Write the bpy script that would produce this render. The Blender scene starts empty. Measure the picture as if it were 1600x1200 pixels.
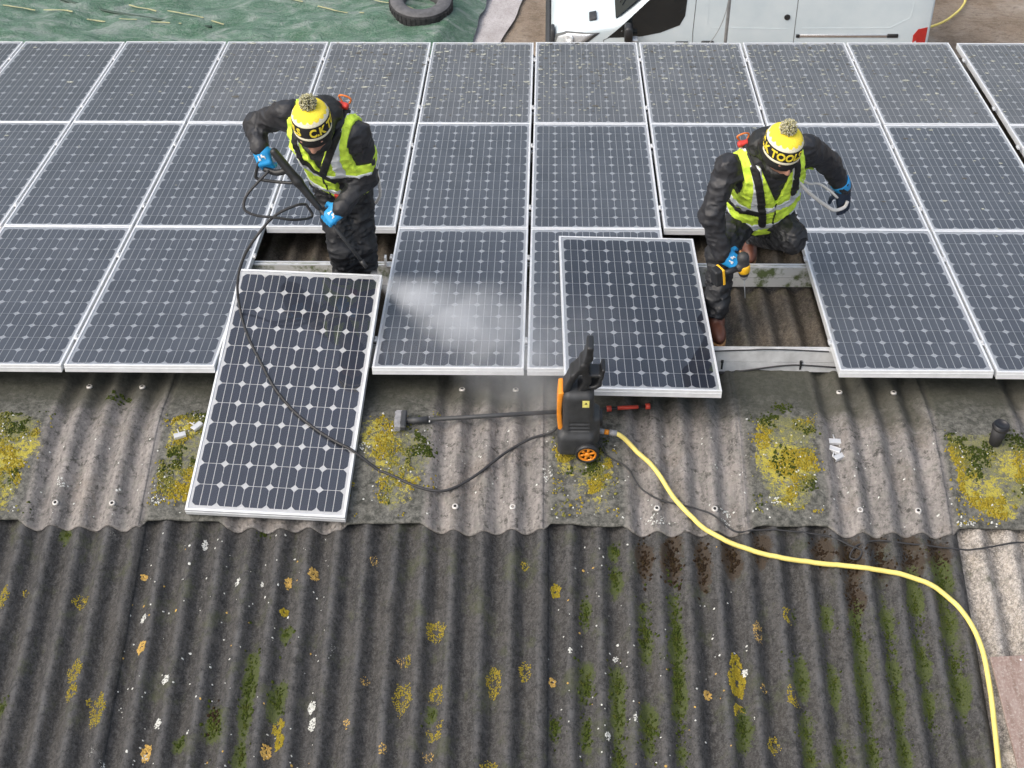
import bpy, math, random
import numpy as np
from mathutils import Matrix, Vector

# ------------------------------------------------------------------ camera, sky, sun, exposure
sc = bpy.context.scene
COL = sc.collection
RAD = math.radians
cam_d = bpy.data.cameras.new("camera"); cam = bpy.data.objects.new("camera", cam_d); COL.objects.link(cam)
cam_d.sensor_width = 36.0; cam_d.lens = 51.147; cam_d.clip_start = 0.1; cam_d.clip_end = 2000
cam.matrix_world = Matrix(((0.9997, -0.0074, 0.0234, 0.1099),
                           (0.0218, 0.7071, -0.7068, -5.5195),
                           (-0.0113, 0.7071, 0.7071, 5.4033), (0, 0, 0, 1)))
sc.camera = cam
world = bpy.data.worlds.new("World"); sc.world = world; world.use_nodes = True
wn = world.node_tree; wn.nodes.clear()
w_out = wn.nodes.new("ShaderNodeOutputWorld"); w_bg = wn.nodes.new("ShaderNodeBackground")
w_sky = wn.nodes.new("ShaderNodeTexSky"); w_sky.sky_type = 'NISHITA'; w_sky.sun_disc = False
w_sky.sun_elevation = RAD(52); w_sky.sun_rotation = RAD(242); w_sky.dust_density = 6.0; w_sky.air_density = 1.4; w_sky.ozone_density = 1.0
w_hs = wn.nodes.new("ShaderNodeHueSaturation"); w_hs.inputs['Saturation'].default_value = 0.72
wn.links.new(w_sky.outputs[0], w_hs.inputs['Color']); wn.links.new(w_hs.outputs[0], w_bg.inputs['Color'])
w_bg.inputs['Strength'].default_value = 0.15
wn.links.new(w_bg.outputs[0], w_out.inputs[0])
sun_d = bpy.data.lights.new("sun", 'SUN'); sun_d.energy = 0.6; sun_d.angle = RAD(60); sun_d.color = (1.0, 0.97, 0.93)
sun = bpy.data.objects.new("sun", sun_d); COL.objects.link(sun)
sun.rotation_euler = (RAD(38), 0, RAD(-62))
sc.view_settings.view_transform = 'Standard'; sc.view_settings.look = 'None'
sc.cycles.volume_bounces = 3
sc.view_settings.exposure = 0.62; sc.view_settings.gamma = 1.0

# ------------------------------------------------------------------ helpers
rng = np.random.default_rng(7); random.seed(7)
PITCH = RAD(11.03); TP = math.tan(PITCH); CP = math.cos(PITCH); SP = math.sin(PITCH)
GROUND = -7.5

def root_loc(o):
    v = Vector((0, 0, 0))
    while o is not None:
        v += o.location; o = o.parent
    return v
def mesh_data(name, V, F, mats, smooth=True, fm=None):
    me = bpy.data.meshes.new(name)
    me.from_pydata(np.asarray(V, float).tolist(), [], F.tolist() if isinstance(F, np.ndarray) else F)
    for m in (mats if isinstance(mats, (list, tuple)) else [mats]): me.materials.append(m)
    if fm is not None: me.polygons.foreach_set("material_index", np.asarray(fm, dtype=np.int32))
    if smooth: me.polygons.foreach_set("use_smooth", np.ones(len(me.polygons), dtype=bool))
    me.update(); return me
def link(name, me, parent=None):
    o = bpy.data.objects.new(name, me); COL.objects.link(o)
    if parent is not None: o.parent = parent
    return o
def tag(o, label=None, cat=None, group=None, kind=None):
    if label: o["label"] = label
    if cat: o["category"] = cat
    if group: o["group"] = group
    if kind: o["kind"] = kind
    return o
def thing(name, label, cat, loc=(0, 0, 0), group=None):
    o = bpy.data.objects.new(name, None); o.empty_display_size = 0.1; COL.objects.link(o); o.location = loc
    return tag(o, label, cat, group)
def part(name, VF, m, parent=None, smooth=True, fm=None):
    """mesh given in world coordinates, hung under an unrotated thing or part"""
    V, F = VF; V = np.asarray(V, dtype=float).reshape(-1, 3)
    if parent is not None: V = V - np.array(root_loc(parent))
    return link(name, mesh_data(name, V, F, m, smooth, fm), parent)
def join(*L):
    V = []; F = []; n = 0
    for v, f in L:
        v = np.asarray(v, dtype=float).reshape(-1, 3); V.append(v); F += [tuple(i + n for i in q) for q in f]; n += len(v)
    return np.concatenate(V), F
def box(c, s, R=None, bev=0.0):
    hx, hy, hz = s[0] / 2, s[1] / 2, s[2] / 2
    if bev <= 0:
        V = np.array([[x, y, z] for x in (-hx, hx) for y in (-hy, hy) for z in (-hz, hz)])
        F = [(0, 1, 3, 2), (4, 6, 7, 5), (0, 4, 5, 1), (2, 3, 7, 6), (0, 2, 6, 4), (1, 5, 7, 3)]
    else:
        b = bev; V = []; ring = []
        for z, i in ((-hz, b), (-hz + b, 0), (hz - b, 0), (hz, b)):
            x, y = hx - i, hy - i; k = b * .6 if i == 0 else b * .5
            V += [[-x + k, -y, z], [x - k, -y, z], [x, -y + k, z], [x, y - k, z], [x - k, y, z], [-x + k, y, z], [-x, y - k, z], [-x, -y + k, z]]
        V = np.array(V); F = [tuple(range(7, -1, -1)), tuple(range(24, 32))]
        for r in range(3):
            for j in range(8): F.append((r * 8 + j, r * 8 + (j + 1) % 8, r * 8 + 8 + (j + 1) % 8, r * 8 + 8 + j))
    if R is not None: V = V @ np.asarray(R).T
    return V + np.asarray(c, dtype=float), F
def frame_from(z, x=(1, 0, 0)):
    z = np.asarray(z, float); z = z / np.linalg.norm(z); x = np.asarray(x, float); x = x - z * np.dot(x, z)
    if np.linalg.norm(x) < 1e-5: x = np.cross(z, (0, 1, 0.01))
    x = x / np.linalg.norm(x); return np.stack([x, np.cross(z, x), z], 1)
def catmull(P, n=8):
    P = np.asarray(P, float); P = np.vstack([2 * P[0] - P[1], P, 2 * P[-1] - P[-2]]); out = []
    for i in range(1, len(P) - 2):
        a, b, c, d = P[i - 1:i + 3]
        for t in np.linspace(0, 1, n, endpoint=False):
            out.append(.5 * ((2 * b) + (c - a) * t + (2 * a - 5 * b + 4 * c - d) * t * t + (3 * b - a - 3 * c + d) * t ** 3))
    out.append(P[-2]); return np.array(out)
def tube(P, r, n=8, spline=6):
    P = catmull(P, spline) if spline else np.asarray(P, float)
    r = np.broadcast_to(np.asarray(r, float), (len(P),)) if np.ndim(r) == 0 else np.interp(np.linspace(0, 1, len(P)), np.linspace(0, 1, len(r)), r)
    T = np.gradient(P, axis=0); T /= np.linalg.norm(T, axis=1)[:, None] + 1e-9
    x = np.cross(T[0], (0.13, 0.2, 1)); x /= np.linalg.norm(x); V = []
    for i in range(len(P)):
        x = x - T[i] * np.dot(x, T[i]); x /= np.linalg.norm(x); y = np.cross(T[i], x)
        for j in range(n):
            a = 2 * math.pi * j / n; V.append(P[i] + r[i] * (math.cos(a) * x + math.sin(a) * y))
    F = [(i * n + j, i * n + (j + 1) % n, (i + 1) * n + (j + 1) % n, (i + 1) * n + j) for i in range(len(P) - 1) for j in range(n)]
    F += [tuple(range(n - 1, -1, -1)), tuple(range((len(P) - 1) * n, len(P) * n))]
    return np.array(V), F
def lathe(prof, c, R=np.eye(3), n=24, sx=1, sy=1, close=True):
    V = []
    for r, z in prof:
        for j in range(n):
            a = 2 * math.pi * j / n; V.append((sx * r * math.cos(a), sy * r * math.sin(a), z))
    F = [(i * n + j, i * n + (j + 1) % n, (i + 1) * n + (j + 1) % n, (i + 1) * n + j) for i in range(len(prof) - 1) for j in range(n)]
    if close:
        if prof[0][0] > 1e-4: F.append(tuple(range(n - 1, -1, -1)))
        if prof[-1][0] > 1e-4: F.append(tuple(range((len(prof) - 1) * n, len(prof) * n)))
    return np.array(V) @ np.asarray(R).T + np.asarray(c, float), F
def prism(poly, a, b, axis='y'):
    """polygon in (x,z) swept along y from a to b (or other axes)"""
    n = len(poly); V = []
    for s in (a, b):
        for u, v in poly: V.append((u, s, v) if axis == 'y' else ((u, v, s) if axis == 'z' else (s, u, v)))
    F = [tuple(range(n)), tuple(range(2 * n - 1, n - 1, -1))] + [(j, j + n, (j + 1) % n + n, (j + 1) % n) for j in range(n)]
    return np.array(V, float), F

# smooth value noise in numpy
_perm = np.random.default_rng(3).random((64, 64, 64)).astype(np.float32)
_pf = _perm.ravel()
def vnoise(p):
    p = np.asarray(p, np.float32); i = np.floor(p).astype(np.int32); f = p - i; f = f * f * (3 - 2 * f); r = 0
    for dx in (0, 1):
        for dy in (0, 1):
            for dz in (0, 1):
                w = (f[..., 0] if dx else 1 - f[..., 0]) * (f[..., 1] if dy else 1 - f[..., 1]) * (f[..., 2] if dz else 1 - f[..., 2])
                r = r + w * _pf[(((i[..., 0] + dx) & 63) << 12) + (((i[..., 1] + dy) & 63) << 6) + ((i[..., 2] + dz) & 63)]
    return r
def nz2(x, y, s, z=0.0):
    return vnoise(np.stack([np.asarray(x) * s, np.asarray(y) * s, np.full(np.shape(x), z)], -1)) - .5

# signed-distance modelling and surface nets
def smin(a, b, k):
    h = np.clip(.5 + .5 * (b - a) / k, 0, 1); return b * (1 - h) + a * h - k * h * (1 - h)
def cone(p, a, b, ra, rb):
    a = np.asarray(a, np.float32); b = np.asarray(b, np.float32); d = b - a; q = p - a
    t = np.clip((q @ d) / (d @ d + 1e-9), 0, 1); return np.sqrt(((q - t[..., None] * d) ** 2).sum(-1)) - (ra + (rb - ra) * t)
def ell(p, c, R, s):
    q = (p - np.asarray(c, np.float32)) @ np.asarray(R, np.float32) / np.asarray(s, np.float32)
    return (np.sqrt((q * q).sum(-1)) - 1) * min(s)
def rbox(p, c, R, s, r):
    q = np.abs((p - np.asarray(c, np.float32)) @ np.asarray(R, np.float32)) - (np.asarray(s, np.float32) - r)
    return np.sqrt((np.maximum(q, 0) ** 2).sum(-1)) + np.minimum(q.max(-1), 0) - r
def nets(f, lo, hi, h):
    lo = np.asarray(lo, float); n = np.ceil((np.asarray(hi, float) - lo) / h).astype(int) + 1
    g = np.stack(np.meshgrid(*[lo[i] + h * np.arange(n[i]) for i in range(3)], indexing='ij'), -1).astype(np.float32)
    v = f(g).astype(np.float32); v[v == 0] = 1e-6
    acc = np.zeros((n[0] - 1, n[1] - 1, n[2] - 1, 3), np.float32); cnt = np.zeros(acc.shape[:3], np.float32); s = v < 0
    for ax in range(3):
        o = [i for i in range(3) if i != ax]
        A = [slice(None)] * 3; B = [slice(None)] * 3; A[ax] = slice(0, -1); B[ax] = slice(1, None)
        va, vb = v[tuple(A)], v[tuple(B)]; cr = (va < 0) != (vb < 0); t = np.where(cr, va / np.where(cr, va - vb, 1), 0)
        for d0 in (0, 1):
            for d1 in (0, 1):
                S = [slice(None)] * 3; S[o[0]] = slice(d0, n[o[0]] - 1 + d0); S[o[1]] = slice(d1, n[o[1]] - 1 + d1)
                c = cr[tuple(S)]; cnt += c; acc[..., ax] += t[tuple(S)] * c; acc[..., o[0]] += d0 * c; acc[..., o[1]] += d1 * c
    m = cnt > 0; idx = np.full(cnt.shape, -1, np.int64); idx[m] = np.arange(m.sum())
    V = (np.argwhere(m) + acc[m] / cnt[m][:, None]) * h + lo; F = []
    for ax in range(3):
        o = [(ax + 1) % 3, (ax + 2) % 3]
        A = [slice(None)] * 3; B = [slice(None)] * 3; A[ax] = slice(0, -1); B[ax] = slice(1, None)
        cr = s[tuple(A)] != s[tuple(B)]; E = np.argwhere(cr); E = E[(E[:, o[0]] > 0) & (E[:, o[1]] > 0) & (E[:, o[0]] < n[o[0]] - 1) & (E[:, o[1]] < n[o[1]] - 1)]
        if not len(E): continue
        ins = s[E[:, 0], E[:, 1], E[:, 2]]; q = []
        for d0, d1 in ((1, 1), (0, 1), (0, 0), (1, 0)):
            e = E.copy(); e[:, o[0]] -= d0; e[:, o[1]] -= d1; q.append(idx[e[:, 0], e[:, 1], e[:, 2]])
        q = np.stack(q, 1); q[~ins] = q[~ins][:, ::-1]; F.append(q)
    return V, np.concatenate(F) if F else []

# ------------------------------------------------------------------ materials
class MatB:
    def __init__(s, name):
        s.m = bpy.data.materials.new(name); s.m.use_nodes = True; s.t = s.m.node_tree; s.n = s.t.nodes; s.L = s.t.links
        s.b = s.n["Principled BSDF"]; s.tc = s.n.new("ShaderNodeTexCoord"); s.co = s.tc.outputs['Object']
    def mapping(s, scale=(1, 1, 1), co=None, loc=(0, 0, 0)):
        m = s.n.new("ShaderNodeMapping"); m.inputs['Scale'].default_value = scale; m.inputs['Location'].default_value = loc
        s.L.new(co or s.co, m.inputs[0]); return m.outputs[0]
    def noise(s, scale, detail=4, rough=.6, co=None, dist=0.0):
        n = s.n.new("ShaderNodeTexNoise"); n.inputs['Scale'].default_value = scale; n.inputs['Detail'].default_value = detail
        n.inputs['Roughness'].default_value = rough; n.inputs['Distortion'].default_value = dist; s.L.new(co or s.co, n.inputs['Vector']); return n.outputs['Fac']
    def voro(s, scale, co=None, feat='F1', rnd=1.0):
        n = s.n.new("ShaderNodeTexVoronoi"); n.feature = feat; n.inputs['Scale'].default_value = scale; n.inputs['Randomness'].default_value = rnd
        s.L.new(co or s.co, n.inputs['Vector']); return n.outputs['Distance']
    def ramp(s, fac, stops, interp='LINEAR'):
        r = s.n.new("ShaderNodeValToRGB"); e = r.color_ramp.elements; r.color_ramp.interpolation = interp
        while len(e) < len(stops): e.new(0.5)
        for el, (p, c) in zip(e, stops):
            el.position = p; el.color = (*c, 1) if len(c) == 3 else c
        s.L.new(fac, r.inputs[0]); return r.outputs[0]
    def f(s, fac, a, b):  # fac remapped a..b to 0..1, clamped
        m = s.n.new("ShaderNodeMapRange"); m.inputs['From Min'].default_value = a; m.inputs['From Max'].default_value = b; s.L.new(fac, m.inputs[0]); return m.outputs[0]
    def math(s, op, a, b=None):
        m = s.n.new("ShaderNodeMath"); m.operation = op
        for i, v in enumerate((a, b)):
            if v is None: continue
            if isinstance(v, (int, float)): m.inputs[i].default_value = v
            else: s.L.new(v, m.inputs[i])
        return m.outputs[0]
    def mix(s, fac, a, b, mode='MIX'):
        m = s.n.new("ShaderNodeMix"); m.data_type = 'RGBA'; m.blend_type = mode
        for i, v in ((0, fac), (6, a), (7, b)):
            if isinstance(v, (int, float)): m.inputs[i].default_value = v
            elif isinstance(v, tuple): m.inputs[i].default_value = (*v, 1)
            else: s.L.new(v, m.inputs[i])
        return m.outputs[2]
    def col(s, c):
        if isinstance(c, tuple): s.b.inputs['Base Color'].default_value = (*c, 1)
        else: s.L.new(c, s.b.inputs['Base Color'])
        return s
    def set(s, rough=.6, metal=0.0, spec=None, **k):
        s.b.inputs['Roughness'].default_value = rough; s.b.inputs['Metallic'].default_value = metal
        if spec is not None: s.b.inputs['Specular IOR Level'].default_value = spec
        for a, v in k.items(): s.b.inputs[a.replace('_', ' ')].default_value = v
        return s
    def bump(s, fac, strength=.3, dist=.01):
        b = s.n.new("ShaderNodeBump"); b.inputs['Strength'].default_value = strength; b.inputs['Distance'].default_value = dist
        s.L.new(fac, b.inputs['Height'])
        if s.b.inputs['Normal'].links: s.L.new(s.b.inputs['Normal'].links[0].from_socket, b.inputs['Normal'])
        s.L.new(b.outputs[0], s.b.inputs['Normal']); return s
    def sep(s, i): 
        x = s.n.new("ShaderNodeSeparateXYZ"); s.L.new(s.co, x.inputs[0]); return x.outputs[i]
    def rnd(s):
        o = s.n.new("ShaderNodeObjectInfo"); return o.outputs['Random']
def simple(name, c, rough=.6, metal=0.0, var=.25, scale=40, bump=.1, spec=None, **k):
    M = MatB(name); n = M.noise(scale, 5); d = tuple(x * (1 - var) for x in c); e = tuple(min(1, x * (1 + var)) for x in c)
    M.col(M.ramp(n, [(.3, d), (.7, e)])).set(rough, metal, spec, **k)
    if bump: M.bump(n, bump, .004)
    return M.m

def world_pos(M):
    g = M.n.new("ShaderNodeNewGeometry"); return g.outputs['Position']
def growth(M, c, attr, col_a, col_b, gain=1.0):
    """moss or lichen crust creeping over a surface: ragged, grainy edge from an attribute and noise"""
    at = M.n.new("ShaderNodeAttribute"); at.attribute_name = attr
    n1 = M.noise(38, 6, .75); n2 = M.noise(170, 4, .8)
    v = M.math('ADD', at.outputs['Fac'], M.math('ADD', M.math('MULTIPLY', M.math('SUBTRACT', n1, .5), 1.5 * gain), M.math('MULTIPLY', M.math('SUBTRACT', n2, .5), .8 * gain)))
    v = M.math('MULTIPLY', M.f(v, .42, .62), M.f(at.outputs['Fac'], .02, .2))
    return M.mix(M.math('MULTIPLY', v, .92), c, M.mix(M.f(n2, .3, .7), col_a, col_b)), v
def mat_sheet(name, base, crest, grow=True):
    """weathered fibre cement: worn crests, darker valleys, streaks down the slope"""
    M = MatB(name); P = world_pos(M); M.co = P; k = lambda q, *o: tuple(min(1, v * q * (o[i] if o else 1)) for i, v in enumerate(base))
    fine = M.noise(70, 6, .75); mid = M.noise(16, 6, .7)
    x = M.math('MULTIPLY', M.math('SUBTRACT', M.sep(0), .672), 2 * math.pi / .14514); cosx = M.math('COSINE', x)
    c1 = M.mix(M.f(M.noise(1.0, 6, .7, M.mapping((16, 1.3, 1.3))), .32, .7), k(.6), k(1.45))
    c1 = M.mix(M.math('MULTIPLY', M.f(M.noise(1.0, 5, .7, M.mapping((55, 2.2, 2.2), loc=(1, 4, 2))), .5, .72), .5), c1, k(2.0, 1, .98, .96))
    c1 = M.mix(M.math('MULTIPLY', M.f(M.noise(1.0, 5, .7, M.mapping((70, 3.0, 3.0), loc=(8, 2, 2))), .52, .72), .6), c1, k(.42))
    c1 = M.mix(M.math('MULTIPLY', M.f(M.noise(2.3, 6, .7, dist=.6), .45, .7), .7), c1, k(1.35, 1.1, 1.0, .82))
    wear = M.math('MULTIPLY', M.f(cosx, .45, 1.0), M.f(M.noise(1.0, 5, .7, M.mapping((11, 2.4, 2.4), loc=(3, 1, 0))), .34, .6)); c1 = M.mix(M.math('MULTIPLY', wear, .8), c1, crest)
    vall = M.math('MULTIPLY', M.f(cosx, -.55, -1.0), M.f(M.noise(1.0, 5, .7, M.mapping((11, 2, 2), loc=(9, 5, 0))), .35, .6)); c1 = M.mix(M.math('MULTIPLY', vall, .75), c1, k(.42, 1.1, 1.05, .85))
    c1 = M.mix(M.math('MULTIPLY', M.f(M.noise(3.6, 7, .75, M.mapping((1.5, 1, 1), loc=(2, 9, 1)), dist=1.0), .47, .64), .6), c1, k(1.9, 1.05, 1, .92))
    c1 = M.mix(M.math('MULTIPLY', M.f(M.noise(8, 7, .78, M.mapping((2, 1, 1), loc=(5, 3, 1)), dist=.7), .52, .66), .6), c1, k(.5))
    c1 = M.mix(M.math('MULTIPLY', M.f(mid, .50, .60), .6), c1, k(.42)); c1 = M.mix(M.math('MULTIPLY', M.f(M.noise(27, 6, .75, M.mapping((1.6, 1, 1), loc=(3, 3, 8))), .50, .62), .65), c1, k(2.5, 1.02, 1, .96)); c1 = M.mix(M.math('MULTIPLY', M.f(fine, .50, .62), .55), c1, k(2.7))
    c1 = M.mix(M.math('MULTIPLY', M.f(M.noise(55, 5, .7, M.mapping((1, 1, 1), loc=(6, 1, 4))), .52, .62), .6), c1, k(.35))
    c1 = M.mix(M.math('MULTIPLY', M.f(M.noise(130, 4, .8), .53, .64), .6), c1, k(3.4))
    c1 = M.mix(M.math('MULTIPLY', M.f(M.noise(5, 6, .75, M.mapping((1, 1, 1), loc=(7, 2, 5))), .54, .66), .5), c1, (.06, .068, .03))
    if grow:
        c1, _ = growth(M, c1, "dead", (.022, .016, .011), (.06, .042, .026)); c1, _ = growth(M, c1, "moss", (.022, .032, .008), (.075, .094, .02), 1.3)
    M.col(c1).set(.74, 0, .35); M.bump(mid, .6, .014); M.bump(fine, .7, .006); return M.m
def mat_cap():
    M = MatB("ridge_cement"); M.co = world_pos(M)
    st = M.noise(1.0, 6, .7, M.mapping((18, 3, 3))); blot = M.noise(3.2, 6, .7, dist=.8); fine = M.noise(60, 6, .75); mid = M.noise(22, 6, .7)
    c = M.mix(M.f(st, .3, .7), (.105, .100, .098), (.30, .275, .26))
    c = M.mix(M.math('MULTIPLY', M.f(blot, .5, .7), .5), c, (.155, .125, .095))
    c = M.mix(M.math('MULTIPLY', M.f(mid, .55, .64), .8), c, (.035, .034, .03))
    c = M.mix(M.math('MULTIPLY', M.f(fine, .51, .64), .45), c, (.38, .36, .33))
    # soot and algae where the cap runs in below the panels, and on the flat laps
    a = M.n.new("ShaderNodeAttribute"); a.attribute_name = "flat"
    lap = M.mix(M.f(M.noise(30, 7, .78, dist=.4), .40, .62), (.028, .031, .026), (.165, .163, .145))
    c = M.mix(M.math('MULTIPLY', a.outputs['Fac'], .9), c, lap)
    c = M.mix(M.math('MULTIPLY', M.f(M.noise(45, 6, .75, M.mapping((1, 1, 1), loc=(2, 7, 3))), .50, .62), .55), c, (.05, .052, .045)); c = M.mix(M.math('MULTIPLY', M.f(M.noise(12, 6, .75, M.mapping((1, 1, 1), loc=(5, 7, 1))), .53, .63), .5), c, (.20, .195, .175))
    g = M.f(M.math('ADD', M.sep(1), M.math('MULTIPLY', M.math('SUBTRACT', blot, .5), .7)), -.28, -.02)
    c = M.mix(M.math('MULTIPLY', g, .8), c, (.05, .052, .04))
    c, v1 = growth(M, c, 'olive', (.075, .085, .04), (.24, .23, .10), 1.5); c, v2 = growth(M, c, 'yellow', (.17, .15, .03), (.50, .43, .06), 1.6)
    M.col(c).set(.9, 0, .25); M.bump(mid, .5, .012); M.bump(fine, .6, .006); return M.m

M_near = mat_sheet("sheet_dark", (.033, .0325, .0325), (.095, .096, .100))
M_far = mat_sheet("sheet_brown", (.060, .052, .043), (.115, .105, .09), False)  # brown base also darkened to stand in for panel shade and wet
M_light = mat_sheet("sheet_pale", (.20, .185, .17), (.30, .28, .26))
M_cap = mat_cap()
def mat_moss(name, a, b, c):
    M = MatB(name); M.co = world_pos(M); n = M.noise(28, 6, .7); f = M.noise(150, 5, .8)
    M.col(M.mix(M.f(f, .35, .7), M.ramp(n, [(.3, a), (.5, b), (.7, c)]), tuple(v * .45 for v in a))).set(.95, 0, .1)
    M.bump(f, .9, .012); return M.m
M_moss = mat_moss("moss_green", (.035, .055, .012), (.085, .115, .022), (.11, .11, .028))
M_dead = mat_moss("moss_brown", (.035, .024, .016), (.055, .036, .022), (.07, .055, .02))
M_lich = mat_moss("lichen_yellow", (.36, .27, .03), (.52, .41, .05), (.32, .31, .06))
M_lichg = mat_moss("lichen_green", (.20, .20, .05), (.34, .32, .08), (.26, .28, .12))
M_licho = simple("lichen_ochre", (.42, .27, .07), .9, 0, .35, 60, .5)
M_lichw = simple("lichen_white", (.52, .53, .5), .9, 0, .3, 80, .4)
M_alu = simple("aluminium_frame", (.72, .74, .76), .42, .25, .08, 18, .03)
M_rail = simple("mill_aluminium", (.6, .61, .62), .45, .35, .18, 12, .05)
M = MatB("mossy_rail"); n = M.noise(9, 5, .7); M.col(M.mix(M.f(n, .48, .6), (.5, .51, .5), (.10, .13, .05))).set(.6, .1); M_railm = M.m
M_back = simple("backsheet_white", (.82, .84, .86), .5, 0, .03, 30, 0)
M = MatB("silicon_cell"); r = M.rnd(); n = M.noise(3, 3)
M.col(M.mix(r, (.026, .036, .064), (.040, .052, .088))).set(.35, 0, .5); M_cell = M.m
M_bus = simple("busbar_tin", (.78, .79, .80), .45, .05, .05, 50, 0)
M_under = simple("laminate_back", (.6, .6, .6), .6)

def mat_glass(name, rough, film, film_col, spot=0.0):
    m = bpy.data.materials.new(name); m.use_nodes = True; t = m.node_tree; N = t.nodes; L = t.links; N.clear()
    out = N.new("ShaderNodeOutputMaterial"); tr = N.new("ShaderNodeBsdfTransparent"); gl = N.new("ShaderNodeBsdfGlossy"); fr = N.new("ShaderNodeFresnel")
    fr.inputs['IOR'].default_value = 1.68; gl.inputs['Roughness'].default_value = rough; mx = N.new("ShaderNodeMixShader")
    L.new(fr.outputs[0], mx.inputs[0]); L.new(tr.outputs[0], mx.inputs[1]); L.new(gl.outputs[0], mx.inputs[2]); last = mx
    if film > 0:
        df = N.new("ShaderNodeBsdfDiffuse"); df.inputs['Color'].default_value = (*film_col, 1)
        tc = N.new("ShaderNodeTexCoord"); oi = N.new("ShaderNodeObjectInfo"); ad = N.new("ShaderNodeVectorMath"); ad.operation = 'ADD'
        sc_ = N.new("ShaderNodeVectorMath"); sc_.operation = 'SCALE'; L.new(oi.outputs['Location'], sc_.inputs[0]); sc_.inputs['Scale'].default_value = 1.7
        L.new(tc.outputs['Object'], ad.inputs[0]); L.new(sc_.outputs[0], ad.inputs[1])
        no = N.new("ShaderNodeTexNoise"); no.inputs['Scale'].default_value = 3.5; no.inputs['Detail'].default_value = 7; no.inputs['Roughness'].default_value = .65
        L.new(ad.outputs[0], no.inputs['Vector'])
        mr = N.new("ShaderNodeMapRange"); mr.inputs['From Min'].default_value = .25; mr.inputs['From Max'].default_value = .8; mr.inputs['To Min'].default_value = film * .65; mr.inputs['To Max'].default_value = film * 1.45
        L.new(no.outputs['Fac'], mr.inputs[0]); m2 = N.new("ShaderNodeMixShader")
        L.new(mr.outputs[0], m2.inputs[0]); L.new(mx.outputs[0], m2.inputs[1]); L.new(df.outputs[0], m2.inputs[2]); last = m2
    L.new(last.outputs[0], out.inputs['Surface']); return m
M_gclean = mat_glass("glass_clean", .012, .02, (.5, .53, .58))
M_gdust_sheen = mat_glass("glass_dusty", .06, .075, (.56, .61, .69))  # dust film; its blue tint and strength also stand in for reflected sky
M_ggrime = mat_glass("glass_grimy", .15, .15, (.48, .50, .53))
M_speck = simple("dropping_grey", (.34, .35, .30), .9, 0, .4, 60, .3)
M_speckd = simple("dirt_fleck", (.10, .095, .08), .9, 0, .4, 60, .3)

# ------------------------------------------------------------------ ground, yard
M = MatB("yard_mud"); M.co = world_pos(M); a = M.noise(.9, 6, .65, dist=.4); b = M.noise(7, 6, .75, M.mapping((1, 2.2, 1))); c_ = M.noise(40, 5, .8)
cc = M.ramp(a, [(.3, (.16, .12, .085)), (.5, (.27, .215, .165)), (.7, (.36, .31, .26))])
cc = M.mix(M.math('MULTIPLY', M.f(b, .5, .68), .6), cc, (.105, .075, .05)); cc = M.mix(M.math('MULTIPLY', M.f(c_, .55, .7), .4), cc, (.5, .46, .42))
M.col(cc).set(.95, 0, .2); M.bump(b, .7, .08); M.bump(c_, .5, .02); M_mud = M.m
def grid(x0, x1, y0, y1, nx, ny, zf):
    X, Y = np.meshgrid(np.linspace(x0, x1, nx), np.linspace(y0, y1, ny), indexing='ij'); Z = zf(X, Y)
    V = np.stack([X, Y, Z], -1).reshape(-1, 3)
    F = [(i * ny + j, (i + 1) * ny + j, (i + 1) * ny + j + 1, i * ny + j + 1) for i in range(nx - 1) for j in range(ny - 1)]
    return V, F
g = part("ground", grid(-600, 600, -600, 600, 3, 3, lambda X, Y: np.full(X.shape, GROUND - .06)), M_mud); tag(g, kind="structure")
g = part("mud_track", grid(-.7, 14, 8, 26, 120, 120, lambda X, Y: GROUND + .012 + .11 * nz2(X, Y * 2.2, .8, 3) + .06 * nz2(X, Y * 2, 3, 9)), M_mud); tag(g, kind="structure")
M = MatB("yard_concrete"); M.co = world_pos(M); a = M.noise(3, 6, .7); b = M.noise(35, 5, .8)
M.col(M.mix(M.f(b, .5, .7), M.ramp(a, [(.3, (.33, .31, .31)), (.7, (.5, .48, .49))]), (.22, .19, .17))).set(.9); M.bump(b, .3, .02); M_conc = M.m
V, F = grid(0, 1, 0, 1, 10, 80, lambda X, Y: 0 * X)
yy = 9 + V[:, 1] * 16; xl = -2.0 + .0 * yy; xr = -.62 + .27 * (yy - 15.3) + .1 * nz2(yy, yy * 0, 1.7)
V = np.stack([xl + (xr - xl) * V[:, 0], yy, np.full(len(yy), GROUND + .075)], 1)
g = part("concrete_apron", (V, F), M_conc); tag(g, kind="structure")

# green tarpaulin over a low clamp, with its printed stitch lines
M = MatB("tarp_green"); M.co = world_pos(M); a = M.noise(1.3, 6, .7, M.mapping((1, 2.4, 1)), dist=1.2); b = M.noise(9, 6, .75, M.mapping((1, 2.0, 1)), dist=1.5)
cc = M.ramp(a, [(.40, (.062, .145, .09)), (.5, (.115, .205, .15)), (.60, (.23, .29, .255))]); cc = M.mix(M.math('MULTIPLY', M.f(b, .52, .68), .55), cc, (.19, .235, .22))
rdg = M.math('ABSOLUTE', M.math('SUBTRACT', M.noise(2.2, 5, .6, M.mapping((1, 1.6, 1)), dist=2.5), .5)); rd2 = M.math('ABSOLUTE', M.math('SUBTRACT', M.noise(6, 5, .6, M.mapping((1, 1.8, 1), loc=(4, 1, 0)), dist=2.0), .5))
M.bump(M.f(rdg, 0, .10), .45, .06); M.bump(M.f(rd2, 0, .10), .4, .03); cc = M.mix(M.math('MULTIPLY', M.f(rd2, .04, 0), .4), cc, (.26, .31, .29))  # pale crease lines painted in for light caught along the folds
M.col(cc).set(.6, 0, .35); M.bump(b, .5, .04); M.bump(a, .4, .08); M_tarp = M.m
M_stitch = simple("tarp_thread", (.36, .36, .20), .8)
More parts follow.
